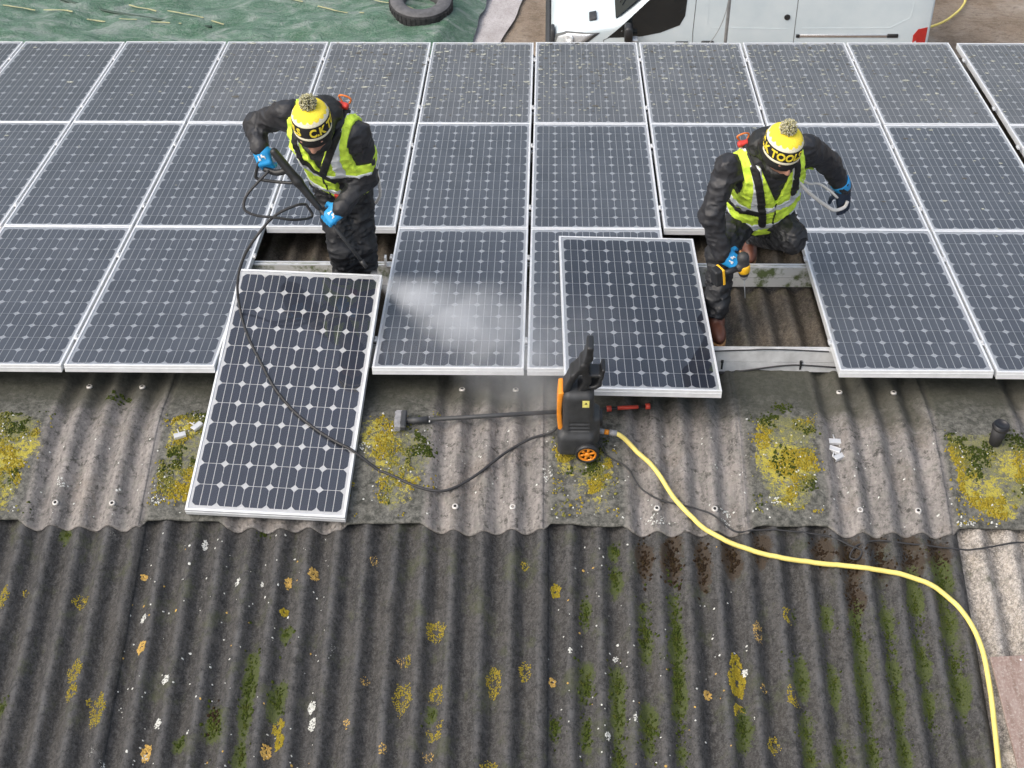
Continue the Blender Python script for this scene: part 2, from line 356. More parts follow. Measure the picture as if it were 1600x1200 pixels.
def tarp_z(X, Y):
    fold = .09 * np.abs(np.sin(X * 1.2 - Y * 2.9 + 2.5 * nz2(X, Y, .7, 4)) ) ** 3
    edge = np.clip((-1.02 + .25 * (Y - 15.3) - X) / .5, 0, 1)
    return GROUND + .10 + edge * (.22 + .30 * nz2(X, Y, .45, 1) + .09 * nz2(X, Y * 1.6, 1.9, 6) + .05 * nz2(X, Y * 2, 6, 2) + fold)
tp = thing("tarpaulin", "green woven tarpaulin sheet spread behind the barn with yellow stitch lines", "tarpaulin", (-5, 15.5, GROUND))
V, F = grid(0, 1, 0, 1, 200, 130, lambda X, Y: 0 * X); yy = 11.5 + V[:, 1] * 7.5; xr = -1.08 + .13 * (yy - 15.3) + .06 * nz2(yy, 0 * yy, 3.1)
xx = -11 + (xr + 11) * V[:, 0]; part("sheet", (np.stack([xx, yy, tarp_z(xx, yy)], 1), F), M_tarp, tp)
def stitches(p, q, dash=.6, gap=.22, w=.03):
    p = np.array(p); q = np.array(q); L = np.linalg.norm(q - p); d = (q - p) / L; n = np.array([-d[1], d[0]]); s = 0
    while s < L:
        e = min(L, s + dash * random.uniform(.5, 1.2)); k = 8; c = p + d * np.linspace(s, e, k)[:, None] 
        V = np.stack([c - n * w / 2, c + n * w / 2], 1).reshape(-1, 2); V = np.column_stack([V, np.repeat(np.maximum.reduceat(tarp_z(V[:, 0], V[:, 1]), [0, len(V) // 2]).max(), len(V)) * .6 + tarp_z(V[:, 0], V[:, 1]) * .4 + .012])
        part("stitch", (V, [(2 * i, 2 * i + 2, 2 * i + 3, 2 * i + 1) for i in range(k - 1)]), M_stitch, tp); s = e + gap * random.uniform(.6, 1.8)
for p, q in (((-9.6, 16.05), (-5.9, 15.35)), ((-8.3, 16.65), (-5.2, 15.35)), ((-5.5, 16.6), (-2.9, 15.45)), ((-3.9, 16.6), (-2.6, 16.2)), ((-2.9, 15.9), (-1.7, 15.35))):
    stitches(p, q)
M_seam = simple("tarp_seam", (.03, .06, .045), .6)
part("seam", tube([(x, y, float(tarp_z(np.array(x), np.array(y))) + .015) for x, y in ((-9.2, 16.6), (-8.2, 16.25), (-7.3, 15.9), (-6.3, 15.6), (-5.4, 15.3))], .022, 6), M_seam, tp)

# tyre lying on the tarpaulin
M = MatB("tyre_rubber"); n = M.noise(14, 5); M.col(M.ramp(n, [(.3, (.02, .02, .022)), (.7, (.055, .055, .058))])).set(.75, 0, .3); M.bump(n, .2, .01); M_rub = M.m
ty = thing("tyre", "worn black lorry tyre lying flat on the green tarpaulin", "tyre", (-1.98, 15.62, GROUND + .28))
R0 = frame_from((.02, -.05, 1)); cz = (-1.98, 15.62, GROUND + .30)
part("tread", lathe([(.44, .02), (.49, .035), (.515, .07), (.515, .27), (.50, .30)], cz, R0, 48, close=False), M_rub, ty)
M_sidew = simple("tyre_sidewall", (.095, .095, .10), .7, 0, .3, 12, .1)
part("sidewall", lathe([(.50, .30), (.47, .325), (.40, .335), (.32, .33), (.285, .31), (.275, .28), (.27, .16), (.30, .10), (.30, .04), (.44, .02)], cz, R0, 48, close=False), M_sidew, ty)
L_ = []
for i in range(40):
    a = 2 * math.pi * i / 40; L_.append(box(np.array(cz) + R0 @ np.array([.517 * math.cos(a), .517 * math.sin(a), .17]), (.012, .05, .2), R0 @ np.array([[math.cos(a), -math.sin(a), 0], [math.sin(a), math.cos(a), 0], [0, 0, 1]])))
part("tread_blocks", join(*L_), M_rub, ty, smooth=False)

# ------------------------------------------------------------------ barn: corrugated roof, caps, walls
PX = .14514; X0C = .672; AMP = .0245; RZ = -.085; FZ = -.1936; YR = (FZ - RZ) / (2 * TP)
def corr(X): return AMP * (np.cos(2 * math.pi * (X - X0C) / PX) - 1)
def near_z(X, Y): return RZ + TP * Y + corr(X)
def far_z(X, Y): return FZ - TP * Y + corr(X)
def cap_crest(Y): return (RZ + FZ) / 2 - np.sqrt((TP * (Y - YR)) ** 2 + .022 ** 2) + .016
def flatness(X):   # 1 on the flat laps of the ridge caps, 0 on their corrugated middles
    u = (X - .137) % 1.01598
    return np.clip(1 - np.maximum(np.maximum(-u, u - .362) / .045, (0 * u)), 0, 1) * (u < .5) + np.clip((u - (1.01598 - .03)) / .03, 0, 1) * (u >= .5)
def cap_z(X, Y): return cap_crest(Y) + corr(X) * (1 - flatness(X)) * .92
def slab(x0, x1, y0, y1, nx, ny, zf, th=.009, edge=None):
    u, v = np.meshgrid(np.linspace(0, 1, nx), np.linspace(0, 1, ny), indexing='ij')
    X = x0 + (x1 - x0) * u; ya = y0 + (edge(X) if edge else 0); Y = ya + (y1 - ya) * v; Z = zf(X, Y)
    T = np.stack([X, Y, Z], -1).reshape(-1, 3); B = T - (0, 0, th); N = nx * ny
    F = [(i * ny + j, (i + 1) * ny + j, (i + 1) * ny + j + 1, i * ny + j + 1) for i in range(nx - 1) for j in range(ny - 1)]
    F += [tuple(N + k for k in q[::-1]) for q in F]
    for i in range(nx - 1):
        for j in (0, ny - 1):
            a, b = i * ny + j, (i + 1) * ny + j; F.append((a, N + a, N + b, b) if j == 0 else (a, b, N + b, N + a))
    for j in range(ny - 1):
        for i in (0, nx - 1):
            a, b = i * ny + j, i * ny + j + 1; F.append((a, b, N + b, N + a) if i == 0 else (a, N + a, N + b, b))
    return np.vstack([T, B]), F
barn = thing("barn", "long barn roofed in weathered corrugated fibre cement sheets with moss and lichen", "barn", (0, 0, GROUND))
SHW = 7 * PX
def rough_z(X, Y, s=1.0): return s * (.009 * nz2(X, Y, 4, 2) + .006 * nz2(X, Y, 15, 5) + .003 * nz2(X, Y, 40, 8))
MOS = [(0.315,-1.686,.035,.11),(0.455,-1.684,.035,.094),(0.455,-1.838,.028,.094),(0.312,-1.906,.028,.102),(0.165,-1.884,.031,.071),(0.598,-1.89,.041,.106),(0.457,-2.023,.031,.098),(0.739,-1.702,.035,.295),(0.309,-1.323,.028,.071),(0.461,-1.137,.028,.079),(0.464,-0.981,.025,.055),(-1.253,-1.681,.031,.157),(-1.252,-1.836,.028,.118),(-1.247,-2.046,.028,.079),(-1.115,-1.772,.038,.094),(-1.393,-1.898,.04,.09),(-2.396,-1.82,.031,.071),(-1.541,-1.985,.031,.039),(-2.273,-0.93,.031,.039),(-1.359,-0.905,.038,.03),(-0.399,-1.837,.028,.043),(1.018,-1.882,.038,.086),(0.599,-1.418,.035,.138),(0.746,-1.416,.035,.216),(1.315,-1.648,.031,.11),(1.311,-1.887,.031,.098),(1.316,-2.012,.031,.071),(1.463,-1.662,.028,.102),(1.446,-1.986,.035,.079),(1.582,-1.738,.035,.236),(1.598,-1.978,.035,.11),(1.743,-1.705,.031,.236),(1.743,-1.976,.031,.118),(1.87,-1.795,.028,.138),(2.037,-1.561,.05,.102),(2.026,-1.695,.041,.094),(1.604,-1.422,.038,.157),(1.743,-1.404,.035,.157),(1.9,-1.255,.035,.157),(2.053,-1.152,.044,.118),(2.041,-1.335,.038,.11),(1.46,-1.342,.031,.063),(1.879,-1.515,.035,.138),(1.278,-1.328,.016,.031),(-1.121,-1.439,.028,.039)]
BRN = [(0.602,-1.039,.036,.126),(0.744,-1.037,.05,.134),(0.878,-1.063,.036,.118),(1.037,-1.02,.042,.098),(1.184,-.975,.042,.079),(1.5,-.985,.052,.075),(1.634,-1.02,.055,.118),(1.79,-1.012,.06,.10),(1.93,-1.01,.055,.102),(2.037,-.998,.05,.10),(1.596,-1.225,.042,.157),(-1.373,-1.868,.031,.059)]
def valley(x): return X0C + PX / 2 + round((x - X0C - PX / 2) / PX) * PX
def spread(X, Y, lst):
    """0..1 growth field from a list of ellipses (x, y, half width, half length)"""
    sh = np.shape(X); X = np.ravel(X).astype(float); Y = np.ravel(Y).astype(float); d = np.zeros(len(X))
    jx = .012 * nz2(X, Y, 6, 1.3); jd = 1.0 + 1.7 * nz2(X, Y, 12, 4.7)
    for x, y, a, b in lst:
        xv = valley(x) * .75 + x * .25; m = np.flatnonzero((np.abs(X - xv) < a * 3) & (np.abs(Y - y) < b * 2.8))
        if len(m): d[m] = np.maximum(d[m], jd[m] * np.exp(-.75 * (((X[m] - xv - jx[m]) / (a * 1.15)) ** 2 + ((Y[m] - y) / (b * 1.1)) ** 2) ** 1.3))
    return np.clip(d, 0, 1).reshape(sh)
for k in range(-4, 4):
    x0 = .10 + k * SHW; lift = .004 * (k % 2)
    VF = slab(x0 - .03, x0 + SHW + .03, -2.85, -.55, 112, 150, lambda X, Y: near_z(X, Y) + lift + rough_z(X, Y) + .003 + .010 * spread(X, Y, MOS) + .012 * spread(X, Y, BRN))
    sh = part("roof_sheet", VF, M_light if k == 2 else M_near, barn)
    for an, lst in (("moss", MOS), ("dead", BRN)): sh.data.attributes.new(an, 'FLOAT', 'POINT').data.foreach_set("value", spread(VF[0][:, 0], VF[0][:, 1], lst).astype(np.float32))
    if k == 2: sh["label"] = "paler grey replacement roof sheet at the right edge"
    part("roof_sheet", slab(x0 - .03, x0 + SHW + .03, -5.1, -2.65, 92, 12, lambda X, Y: near_z(X, Y) + lift - .006), M_near, barn)
for k in range(-5, 5):
    x0 = .10 + k * SHW; lift = .004 * (k % 2)
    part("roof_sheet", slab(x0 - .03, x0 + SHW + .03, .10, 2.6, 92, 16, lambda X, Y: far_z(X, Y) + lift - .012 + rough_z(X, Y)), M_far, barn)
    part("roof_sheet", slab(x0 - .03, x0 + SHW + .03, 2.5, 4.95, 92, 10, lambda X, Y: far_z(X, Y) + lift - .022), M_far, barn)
M_bolt = simple("bolt_cap", (.55, .53, .5), .5, .3); M_hole = simple("bolt_hole", (.02, .02, .02), .8)
def inpoly(x, y, P):
    c = False; n = len(P)
    for i in range(n):
        (x1, y1), (x2, y2) = P[i], P[(i + 1) % n]
        if (y1 > y) != (y2 > y) and x < (x2 - x1) * (y - y1) / (y2 - y1) + x1: c = not c
    return c
CARP = {'far left': [(-2.95,-.213),(-2.652,-.211),(-2.561,-.29),(-2.515,-.445),(-2.579,-.559),(-2.58,-.709),(-2.622,-.819),(-2.90,-.819)],
 'left of the loose panel': [(-1.864,-.224),(-1.55,-.203),(-1.55,-.77),(-1.783,-.755),(-1.863,-.701),(-1.891,-.59),(-1.869,-.514),(-1.864,-.4)],
 'around the brush head': [(-.844,-.234),(-.746,-.194),(-.603,-.31),(-.498,-.387),(-.467,-.482),(-.505,-.576),(-.55,-.651),(-.576,-.761),(-.702,-.817),(-.741,-.726),(-.734,-.597),(-.823,-.504),(-.866,-.39)],
 'under the pressure washer': [(.162,-.40),(.367,-.38),(.449,-.473),(.463,-.585),(.421,-.714),(.427,-.787),(.362,-.805),(.347,-.715),(.234,-.68),(.283,-.605),(.168,-.569)],
 'right of the yellow hose': [(1.225,-.215),(1.329,-.175),(1.486,-.182),(1.518,-.291),(1.484,-.406),(1.517,-.537),(1.473,-.649),(1.429,-.776),(1.359,-.77),(1.31,-.777),(1.249,-.742),(1.224,-.651),(1.181,-.578),(1.196,-.371)],
 'under the coffee cup': [(2.193,-.30),(2.322,-.32),(2.454,-.31),(2.582,-.33),(2.66,-.692),(2.477,-.765),(2.434,-.83),(2.328,-.802),(2.257,-.749),(2.2,-.659),(2.21,-.53),(2.181,-.445)]}
dens = {'around the brush head': .55, 'under the pressure washer': .5, 'left of the loose panel': .6}
def inpolys(x, y, P):
    c = np.zeros(len(x), bool); n = len(P)
    for i in range(n):
        (x1, y1), (x2, y2) = P[i], P[(i + 1) % n]
        if y1 != y2: c ^= ((y1 > y) != (y2 > y)) & (x < (x2 - x1) * (y - y1) / (y2 - y1) + x1)
    return c
def carpet(X, Y, yellow):
    """growth field of the ridge lichen carpets: yellow low on the lap, olive higher up"""
    d = np.zeros(np.shape(X))
    for q, (nm, P) in enumerate(CARP.items()):
        c = np.array(P); m = (X > c[:, 0].min() - .05) & (X < c[:, 0].max() + .05) & (Y > c[:, 1].min() - .05) & (Y < c[:, 1].max() + .05)
        m = np.flatnonzero(m)
        if not len(m): continue
        x, y = X[m], Y[m]; hit = np.mean([inpolys(x + dx, y + dy, P) for dx, dy in ((0, 0), (.03, 0), (-.03, 0), (0, .03), (0, -.03))], 0); v = hit * (.36 + .26 * dens.get(nm, 1.0))
        w = nz2(x, y, 6, q + 20) - (y + .45) * .5; d[m] = np.maximum(d[m], v * (np.clip(.6 + w * 2.0, .1, 1) if yellow else 1.0))
    return d
def cap_edge(X): return -.030 * (1 - flatness(X)) + .012 * nz2(X, 0 * X, 9, 3)
for k in range(-4, 4):
    x0 = .137 + k * 1.01598
    V, F = slab(x0 - .04, x0 + 1.01598 - .035, -.868, .34, 110, 90, lambda X, Y: cap_z(X, Y) + rough_z(X, Y, 1.3) + .0015 * (k % 2), .010, cap_edge)
    cp = part("ridge_cap", (V, F), M_cap, barn)
    for an, yl in (("olive", False), ("yellow", True)): cp.data.attributes.new(an, 'FLOAT', 'POINT').data.foreach_set("value", np.tile(carpet(V[:len(V) // 2, 0], V[:len(V) // 2, 1], yl), 2).astype(np.float32))
    at = cp.data.attributes.new("flat", 'FLOAT', 'POINT'); at.data.foreach_set("value", flatness(V[:, 0]).astype(np.float32))
    for xb in (X0C + k * 1.01598, X0C + 2 * PX + k * 1.01598):
        for yb in (-.775, .02):
            z = float(cap_z(np.array(xb), np.array(yb))); n = (0, -SP if yb < YR else SP, CP)
            VF = lathe([(.017, -.004), (.0165, .004), (.012, .007), (.008, .007), (.0075, .003), (0, .003)], (xb, yb, z + .002), frame_from(n), 12)
            part("bolt", VF, [M_bolt, M_hole], cp, True, [0] * 36 + [1] * (len(VF[1]) - 36))
M_wall = simple("barn_wall_block", (.32, .31, .29), .9, 0, .2, 3, .3)
for nm, c, s in (("side_wall", (-.5, -4.6, -4.35), (10.2, .2, 6.2)), ("side_wall", (-.5, 4.6, -4.4), (10.2, .2, 6.1)), ("end_wall", (-5.55, 0, -4.4), (.2, 9.0, 6.2)), ("end_wall", (4.55, 0, -4.4), (.2, 9.0, 6.2))):
    part(nm, box(c, s), M_wall, barn, smooth=False)

# ------------------------------------------------------------------ moss and lichen
def mound(cx, cy, a, b, h, zf, n=14, m=20, seed=0, conform=.35):
    """lumpy cushion sitting on the roof"""
    base = float(zf(np.array(cx), np.array(cy))); t = 2 * np.pi * np.arange(m) / m; r = (np.arange(1, n + 1) / n)[:, None]
    w = 1 + .5 * nz2(np.cos(t) + seed * 3.1, np.sin(t), 1.6, seed)
    V = np.vstack([[(cx, cy, 0)], np.stack([cx + a * w * r * np.cos(t), cy + b * w * r * np.sin(t), 0 * w * r], -1).reshape(-1, 3)])
    V = np.array(V); rr = np.concatenate([[0], np.repeat(np.arange(1, n + 1) / n, m)])
    z = zf(V[:, 0], V[:, 1]); dome = np.sqrt(np.clip(1 - rr ** 2, 0, 1))
    lum = .55 + .7 * (vnoise(np.stack([V[:, 0] * 90, V[:, 1] * 90, np.full(len(V), seed * 1.7)], -1)) + .6 * vnoise(np.stack([V[:, 0] * 45, V[:, 1] * 45, np.full(len(V), seed)], -1)) - .5)
    V[:, 2] = (1 - conform * dome) * z + conform * dome * np.maximum(z, base) + h * dome * lum - .002
    F = [(0, 1 + j, 1 + (j + 1) % m) for j in range(m)]
    F += [(1 + (i - 1) * m + j, 1 + i * m + j, 1 + i * m + (j + 1) % m, 1 + (i - 1) * m + (j + 1) % m) for i in range(1, n) for j in range(m)]
    return V, F
def nz(X, Y): return near_z(X, Y) + .006
_ta = np.arange(6) * math.pi / 3
def tufts(P, zf, seed=0):
    """many small ragged domes; P rows: x, y, radius, height"""
    P = np.asarray(P, float); n = len(P); r_ = np.random.default_rng(seed); V = np.zeros((n, 13, 3)); ph = r_.random((n, 1)) * 6.28
    for q, (rr, hh) in enumerate(((1.0, -.15), (.62, .75))):
        w = rr * P[:, 2:3] * r_.uniform(.55, 1.35, (n, 6)); V[:, q * 6:q * 6 + 6, 0] = P[:, 0:1] + w * np.cos(_ta + ph); V[:, q * 6:q * 6 + 6, 1] = P[:, 1:2] + w * np.sin(_ta + ph); V[:, q * 6:q * 6 + 6, 2] = hh * P[:, 3:4] * r_.uniform(.6, 1.2, (n, 6))
    V[:, 12, :2] = P[:, :2] + r_.normal(size=(n, 2)) * P[:, 2:3] * .25; V[:, 12, 2] = P[:, 3]
    V[..., 2] += zf(V[..., 0], V[..., 1]); f = [[j, (j + 1) % 6, 6 + (j + 1) % 6, 6 + j] for j in range(6)]; g = [[6 + j, 6 + (j + 1) % 6, 12] for j in range(6)]
    F = (np.array(f)[None] + 13 * np.arange(n)[:, None, None]).reshape(-1, 4).tolist() + (np.array(g)[None] + 13 * np.arange(n)[:, None, None]).reshape(-1, 3).tolist()
    return V.reshape(-1, 3), F
def scatter(lst, per, r0, r1, h0, h1, ring=0.0, hug=True):
    P = []
    for x, y, a, b in lst:
        xv = valley(x) * .75 + x * .25 if hug else x
        for i in range(max(5, int(per * a * b))):
            t = random.uniform(0, 6.283); r = math.sqrt(random.uniform(ring ** 2, 1)) * random.choice((1, 1, 1, 1.12, .9)) if not hug else abs(random.gauss(0, .62))
            w = 1 + (.2 if not hug else .45) * math.sin(t * 3 + x * 40) * math.sin(t * 2 + y * 31); s_ = random.uniform(r0, r1)
            P.append((xv + a * r * w * math.cos(t), y + b * r * w * math.sin(t), s_, random.uniform(h0, h1)))
    return P
def nzs(X, Y): return near_z(X, Y) + .004 + rough_z(X, Y) + .010 * spread(X, Y, MOS) + .012 * spread(X, Y, BRN)
o = part("moss", tufts(scatter(MOS, 22000, .003, .009, .003, .011), nzs, 1), M_moss); tag(o, "bright green moss tufts growing in the valleys of the near roof slope", "moss", kind="stuff")
o = part("dead_moss", tufts(scatter(BRN, 16000, .004, .010, .004, .012), nzs, 2), M_dead); tag(o, "dark brown dead moss clogging the roof valleys below the ridge caps", "moss", kind="stuff")

def flake(cx, cy, a, b, zf, seed, hole=False, h=.004):
    m = 16; t = 2 * np.pi * np.arange(m) / m; ct, st = np.cos(t), np.sin(t)
    w = 1 + .6 * nz2(1.3 * ct + seed * 2.3, 1.3 * st, 1.3, seed) + .25 * nz2(ct + seed, st, 4, seed)
    r = np.array([.22 if hole else 0.0, .5, .8, 1.0])[:, None]; hh = np.array([0, .9, 1.0, 0] if hole else [.3, .8, 1.0, 0])[:, None]
    X = cx + a * w * r * ct; Y = cy + b * w * r * st; V = np.stack([X, Y, hh * h + zf(X, Y) + .001 + 0 * X], -1).reshape(-1, 3)
    return V, FLAKE_F
FLAKE_F = [(q * 16 + j, (q + 1) * 16 + j, (q + 1) * 16 + (j + 1) % 16, q * 16 + (j + 1) % 16) for q in range(3) for j in range(16)]
def nzr(X, Y): return near_z(X, Y) + .0045 + rough_z(X, Y)
YEL = [(-2.538,-1.273,.025,.055),(-2.157,-1.285,.035,.035),(-2.118,-1.65,.038,.055),(-2.115,-1.748,.031,.039),(-1.971,-1.839,.038,.079),(-2.025,-1.79,.016,.02),(-.556,-1.75,.044,.071),(-.398,-1.742,.035,.055),(-.395,-1.91,.035,.055),(-.121,-1.666,.035,.079),(.019,-1.611,.028,.051),(-.408,-1.414,.047,.055),(.163,-1.194,.022,.035),(-1.123,-1.895,.028,.039),(-1.105,-1.976,.022,.035),(-1.155,-1.324,.019,.02),(1.017,-1.557,.025,.047),(1.019,-1.658,.038,.071),(1.021,-1.797,.025,.043),(1.272,-1.733,.028,.055),(1.3,-1.751,.019,.035),(1.165,-1.952,.028,.043),(1.286,-1.334,.031,.039),(-.128,-2.075,.038,.031),(-2.441,-1.238,.016,.02),(.012,-1.066,.022,.024),(-.537,-1.567,.016,.035)]
OCH = [(-1.162,-2.015,.019,.035),(-1.151,-1.165,.016,.028),(-.733,-1.054,.022,.028),(-.574,-1.568,.019,.024),(-.73,-1.674,.025,.024),(1.13,-1.415,.025,.055),(.875,-1.713,.016,.024),(-.416,-2.026,.025,.031),(1.142,-1.694,.016,.024),(-1.872,-1.146,.016,.016),(.15,-1.66,.016,.02),(-.805,-1.891,.016,.024),(-1.03,-1.13,.02,.03),(-1.82,-1.53,.02,.028),(-1.72,-2.02,.022,.04),(-.63,-2.01,.022,.026)]
WHI = [(-1.834,-1.375,.016,.02),(-2.085,-1.338,.009,.012),(-2.054,-.942,.016,.02),(-1.989,-1.001,.016,.02),(-1.592,-.972,.013,.028),(-.898,-1.524,.013,.02),(-.906,-1.569,.009,.012),(-.974,-1.801,.019,.028),(-.963,-1.884,.019,.028),(-1.677,-1.686,.019,.02),(-1.968,-2.035,.019,.028),(-1.911,-2.088,.013,.016),(-1.68,-1.896,.019,.02),(-1.722,-2.038,.013,.016),(-.127,-1.794,.013,.02),(.037,-1.976,.013,.028),(0,-2.059,.013,.024),(.452,-1.542,.013,.016),(.54,-1.849,.013,.02),(.406,-1.929,.013,.02),(1.095,-1.836,.013,.024),(.234,-1.522,.009,.016),(1.058,-1.608,.013,.02),(-1.402,-1.175,.013,.016),(-1.281,-1.18,.009,.012)]
def blot(lst, hi_):
    return [q for q in scatter(lst, 170000, .003, .0062, .001, hi_, .28, False)]
o = part("lichen", tufts(blot(YEL, .006), nzr, 3), M_lich); tag(o, "round yellow lichen rosettes scattered over the dark near roof slope", "lichen", kind="stuff")
P_ = blot(OCH, .004) + [(random.uniform(-2.6, 2.1), random.uniform(-2.15, -.95), random.uniform(.003, .007), .002) for i in range(110)]
o = part("lichen", tufts(P_, nzr, 4), M_licho); tag(o, "small ochre lichen dots scattered over the dark near roof slope", "lichen", kind="stuff")
P_ = scatter(WHI, 220000, .002, .004, .001, .003, .1, False) + [(random.uniform(-2.65, 2.1), random.uniform(-2.2, -.92), random.uniform(.0018, .0055) * (1.5 if random.random() < .1 else 1), .002) for i in range(650)]
o = part("lichen", tufts(P_, nzr, 5), M_lichw); tag(o, "tiny white lichen specks all over the dark near roof slope", "lichen", kind="stuff")

# crusty yellow carpets on the flat laps of the ridge caps
def czr(X, Y): return cap_z(X, Y) + rough_z(X, Y, 1.3) + .002
for q, (nm, P) in enumerate(CARP.items()):
    xs = [p[0] for p in P]; ys = [p[1] for p in P]; grp = {0: [], 1: [], 2: [], 3: []}; dn = dens.get(nm, 1.0); N = 5200
    X = np.random.default_rng(q).uniform(min(xs) - .02, max(xs) + .02, N); Y = np.random.default_rng(q + 50).uniform(min(ys) - .02, max(ys) + .02, N)
    v = nz2(X, Y, 11, q) + .6 * nz2(X, Y, 32, q + 3); w = nz2(X, Y, 6, q + 20) - (Y + .45) * .5
    for i in range(N):
        if (not inpoly(X[i], Y[i], P) and random.random() > .10) or v[i] < -.02 + (1 - dn) * .2: continue
        wi = w[i] + random.uniform(-.12, .12); k_ = 0 if wi > .0 else (1 if wi > -.2 else 2)
        if random.random() < .02: k_ = 3
        grp[k_].append((X[i], Y[i], random.uniform(.0025, .0075), random.uniform(.001, .009)))
    for k_, (m_, ad) in enumerate(((M_lich, "bright yellow"), (M_lichg, "dull olive"), (M_moss, "mossy green"), (M_lichw, "pale grey"))):
        if grp[k_]: o = part("lichen", tufts(grp[k_], czr, q * 4 + k_), m_); tag(o, ad + " lichen crust on the flat ridge lap " + nm, "lichen", kind="stuff")
PAD = [(1.33, -.50, .07, .09), (1.30, -.2, .04, .03), (-2.62, -.62, .03, .05), (.23, -.56, .02, .025), (.30, -.57, .02, .02), (1.26, -.25, .035, .04), (-1.79, -.47, .04, .03), (2.3, -.55, .04, .05), (1.36, -.12, .06, .05), (-2.2, -.05, .06, .05)]
o = part("moss", tufts(scatter(PAD, 16000, .004, .009, .003, .011, 0, False), czr, 77), M_moss); tag(o, "small dark green moss pads on the ridge caps", "moss", kind="stuff")
PAL = [(.67, -.83, .045, .03), (2.20, -.84, .05, .018), (2.36, -.85, .02, .012), (-2.37, -.65, .03, .03), (1.27, -.72, .03, .025), (.12, -.58, .03, .03), (-.83, -.43, .03, .025), (1.02, -.80, .03, .05), (-1.86, -.76, .03, .03)]
P_ = scatter(PAL, 26000, .002, .005, .001, .003, .3, False) + [(random.uniform(-2.9, 2.7), random.uniform(-.84, -.3), random.uniform(.002, .006), .002) for i in range(220)]
o = part("lichen", tufts(P_, czr, 78), M_lichw); tag(o, "pale grey lichen patches dotted over the ridge caps", "lichen", kind="stuff")

# ------------------------------------------------------------------ solar panels
PW, PH, PT = .808, 1.58, .046; CPI = .1265; CH = .0615; CR = .0745
def cell_mesh():
    V = []; c0 = math.acos(CH / CR)
    for q in range(4):
        for i in range(5):
            a = q * math.pi / 2 + c0 + (math.pi / 2 - 2 * c0) * i / 4; V.append((CR * math.cos(a), CR * math.sin(a), 0))
    return mesh_data("cell", V, [tuple(range(20))], M_cell, False)
ME_cell = cell_mesh(); FL = .012
def frame_mesh():
    P = [box((PW / 2, FL / 2, -PT / 2), (PW, FL, PT), None, .0012), box((PW / 2, PH - FL / 2, -PT / 2), (PW, FL, PT), None, .0012),
         box((FL / 2, PH / 2, -PT / 2), (FL, PH - 2 * FL, PT), None, .0012), box((PW - FL / 2, PH / 2, -PT / 2), (FL, PH - 2 * FL, PT), None, .0012),
         box((PW / 2, -.0005, -.019), (PW, .003, .0025)), box((PW / 2, .02, -PT + .001), (PW - .03, .03, .002))]
    return mesh_data("frame", *join(*P), M_alu, False)
ME_frame = frame_mesh()
def plate(z, x0, x1, y0, y1): return [(x0, y0, z), (x1, y0, z), (x1, y1, z), (x0, y1, z)], [(0, 1, 2, 3)]
ME_back = mesh_data("backsheet", *join(plate(-.0065, FL, PW - FL, FL, PH - FL)), M_back, False)
ME_glass = {k: mesh_data("glass_" + k, *plate(-.0015, FL, PW - FL, FL, PH - FL), m, False) for k, m in (("clean", M_gclean), ("dusty", M_gdust_sheen), ("grimy", M_ggrime))}
MX, MY = (PW - 6 * CPI) / 2, (PH - 12 * CPI) / 2
L_ = []
for i in range(6):
    for s_ in (-.0205, .0205):
        x = MX + (i + .5) * CPI + s_; L_.append(plate(-.0045, x - .0019, x + .0019, MY - .006, PH - MY + .006))
ME_bus = mesh_data("busbars", *join(*L_), M_bus, False)
def panel(label, M4, glass, specks=0, seed=0, group=None):
    r = bpy.data.objects.new("solar_panel", None); r.empty_display_size = .1; COL.objects.link(r); r.matrix_world = M4; tag(r, label, "solar panel", group)
    for n, me in (("frame", ME_frame), ("backsheet", ME_back), ("glass", ME_glass[glass]), ("busbars", ME_bus)): link(n, me, r)
    for i in range(6):
        for j in range(12):
            c = link("cell", ME_cell, r); c.location = (MX + (i + .5) * CPI, MY + (j + .5) * CPI, -.0055)
    if specks:
        rs = random.Random(seed); la = []; lb = []
        for i in range(specks):
            x = rs.uniform(.02, PW - .02); y = PH * rs.random() ** .75
            y = min(max(y, .02), PH - .02); s_ = rs.uniform(.003, .010) * (1.7 if rs.random() < .08 else 1)
            f_ = flake(x, y, s_ * rs.uniform(.9, 1.9), s_, lambda X, Y: 0 * X - .0012, i * .31 + seed, rs.random() < .3, .0012)
            (la if rs.random() < .72 else lb).append(f_)
        if la: tag(link("droppings", mesh_data("droppings", *join(*la), M_speck), r), kind="stuff")
        if lb: tag(link("grime_flecks", mesh_data("grime_flecks", *join(*lb), M_speckd), r), kind="stuff")
    return r
ES = Vector((0, CP, -SP)); EN = Vector((0, SP, CP)); EX = Vector((1, 0, 0))
def arr4(x, s, off=0.0, rot=0.0, roll=0.0):
    o = EX * x + ES * s + EN * off; B = Matrix((EX, ES, EN)).transposed(); B = B @ Matrix.Rotation(rot, 3, 'Z') @ Matrix.Rotation(roll, 3, 'Y')
    M4 = B.to_4x4(); M4.translation = o; return M4
CWP, RWP = .826, 1.588; XR = 3.361
ORD = ["first", "second", "third", "fourth", "fifth", "sixth", "seventh", "eighth", "ninth", "tenth", "eleventh"]
rows = [("bottom", [-4, -3, -1, 0, 2, 3]), ("middle", list(range(-5, 4)) + ['r']), ("top", list(range(-6, 4)) + ['r'])]
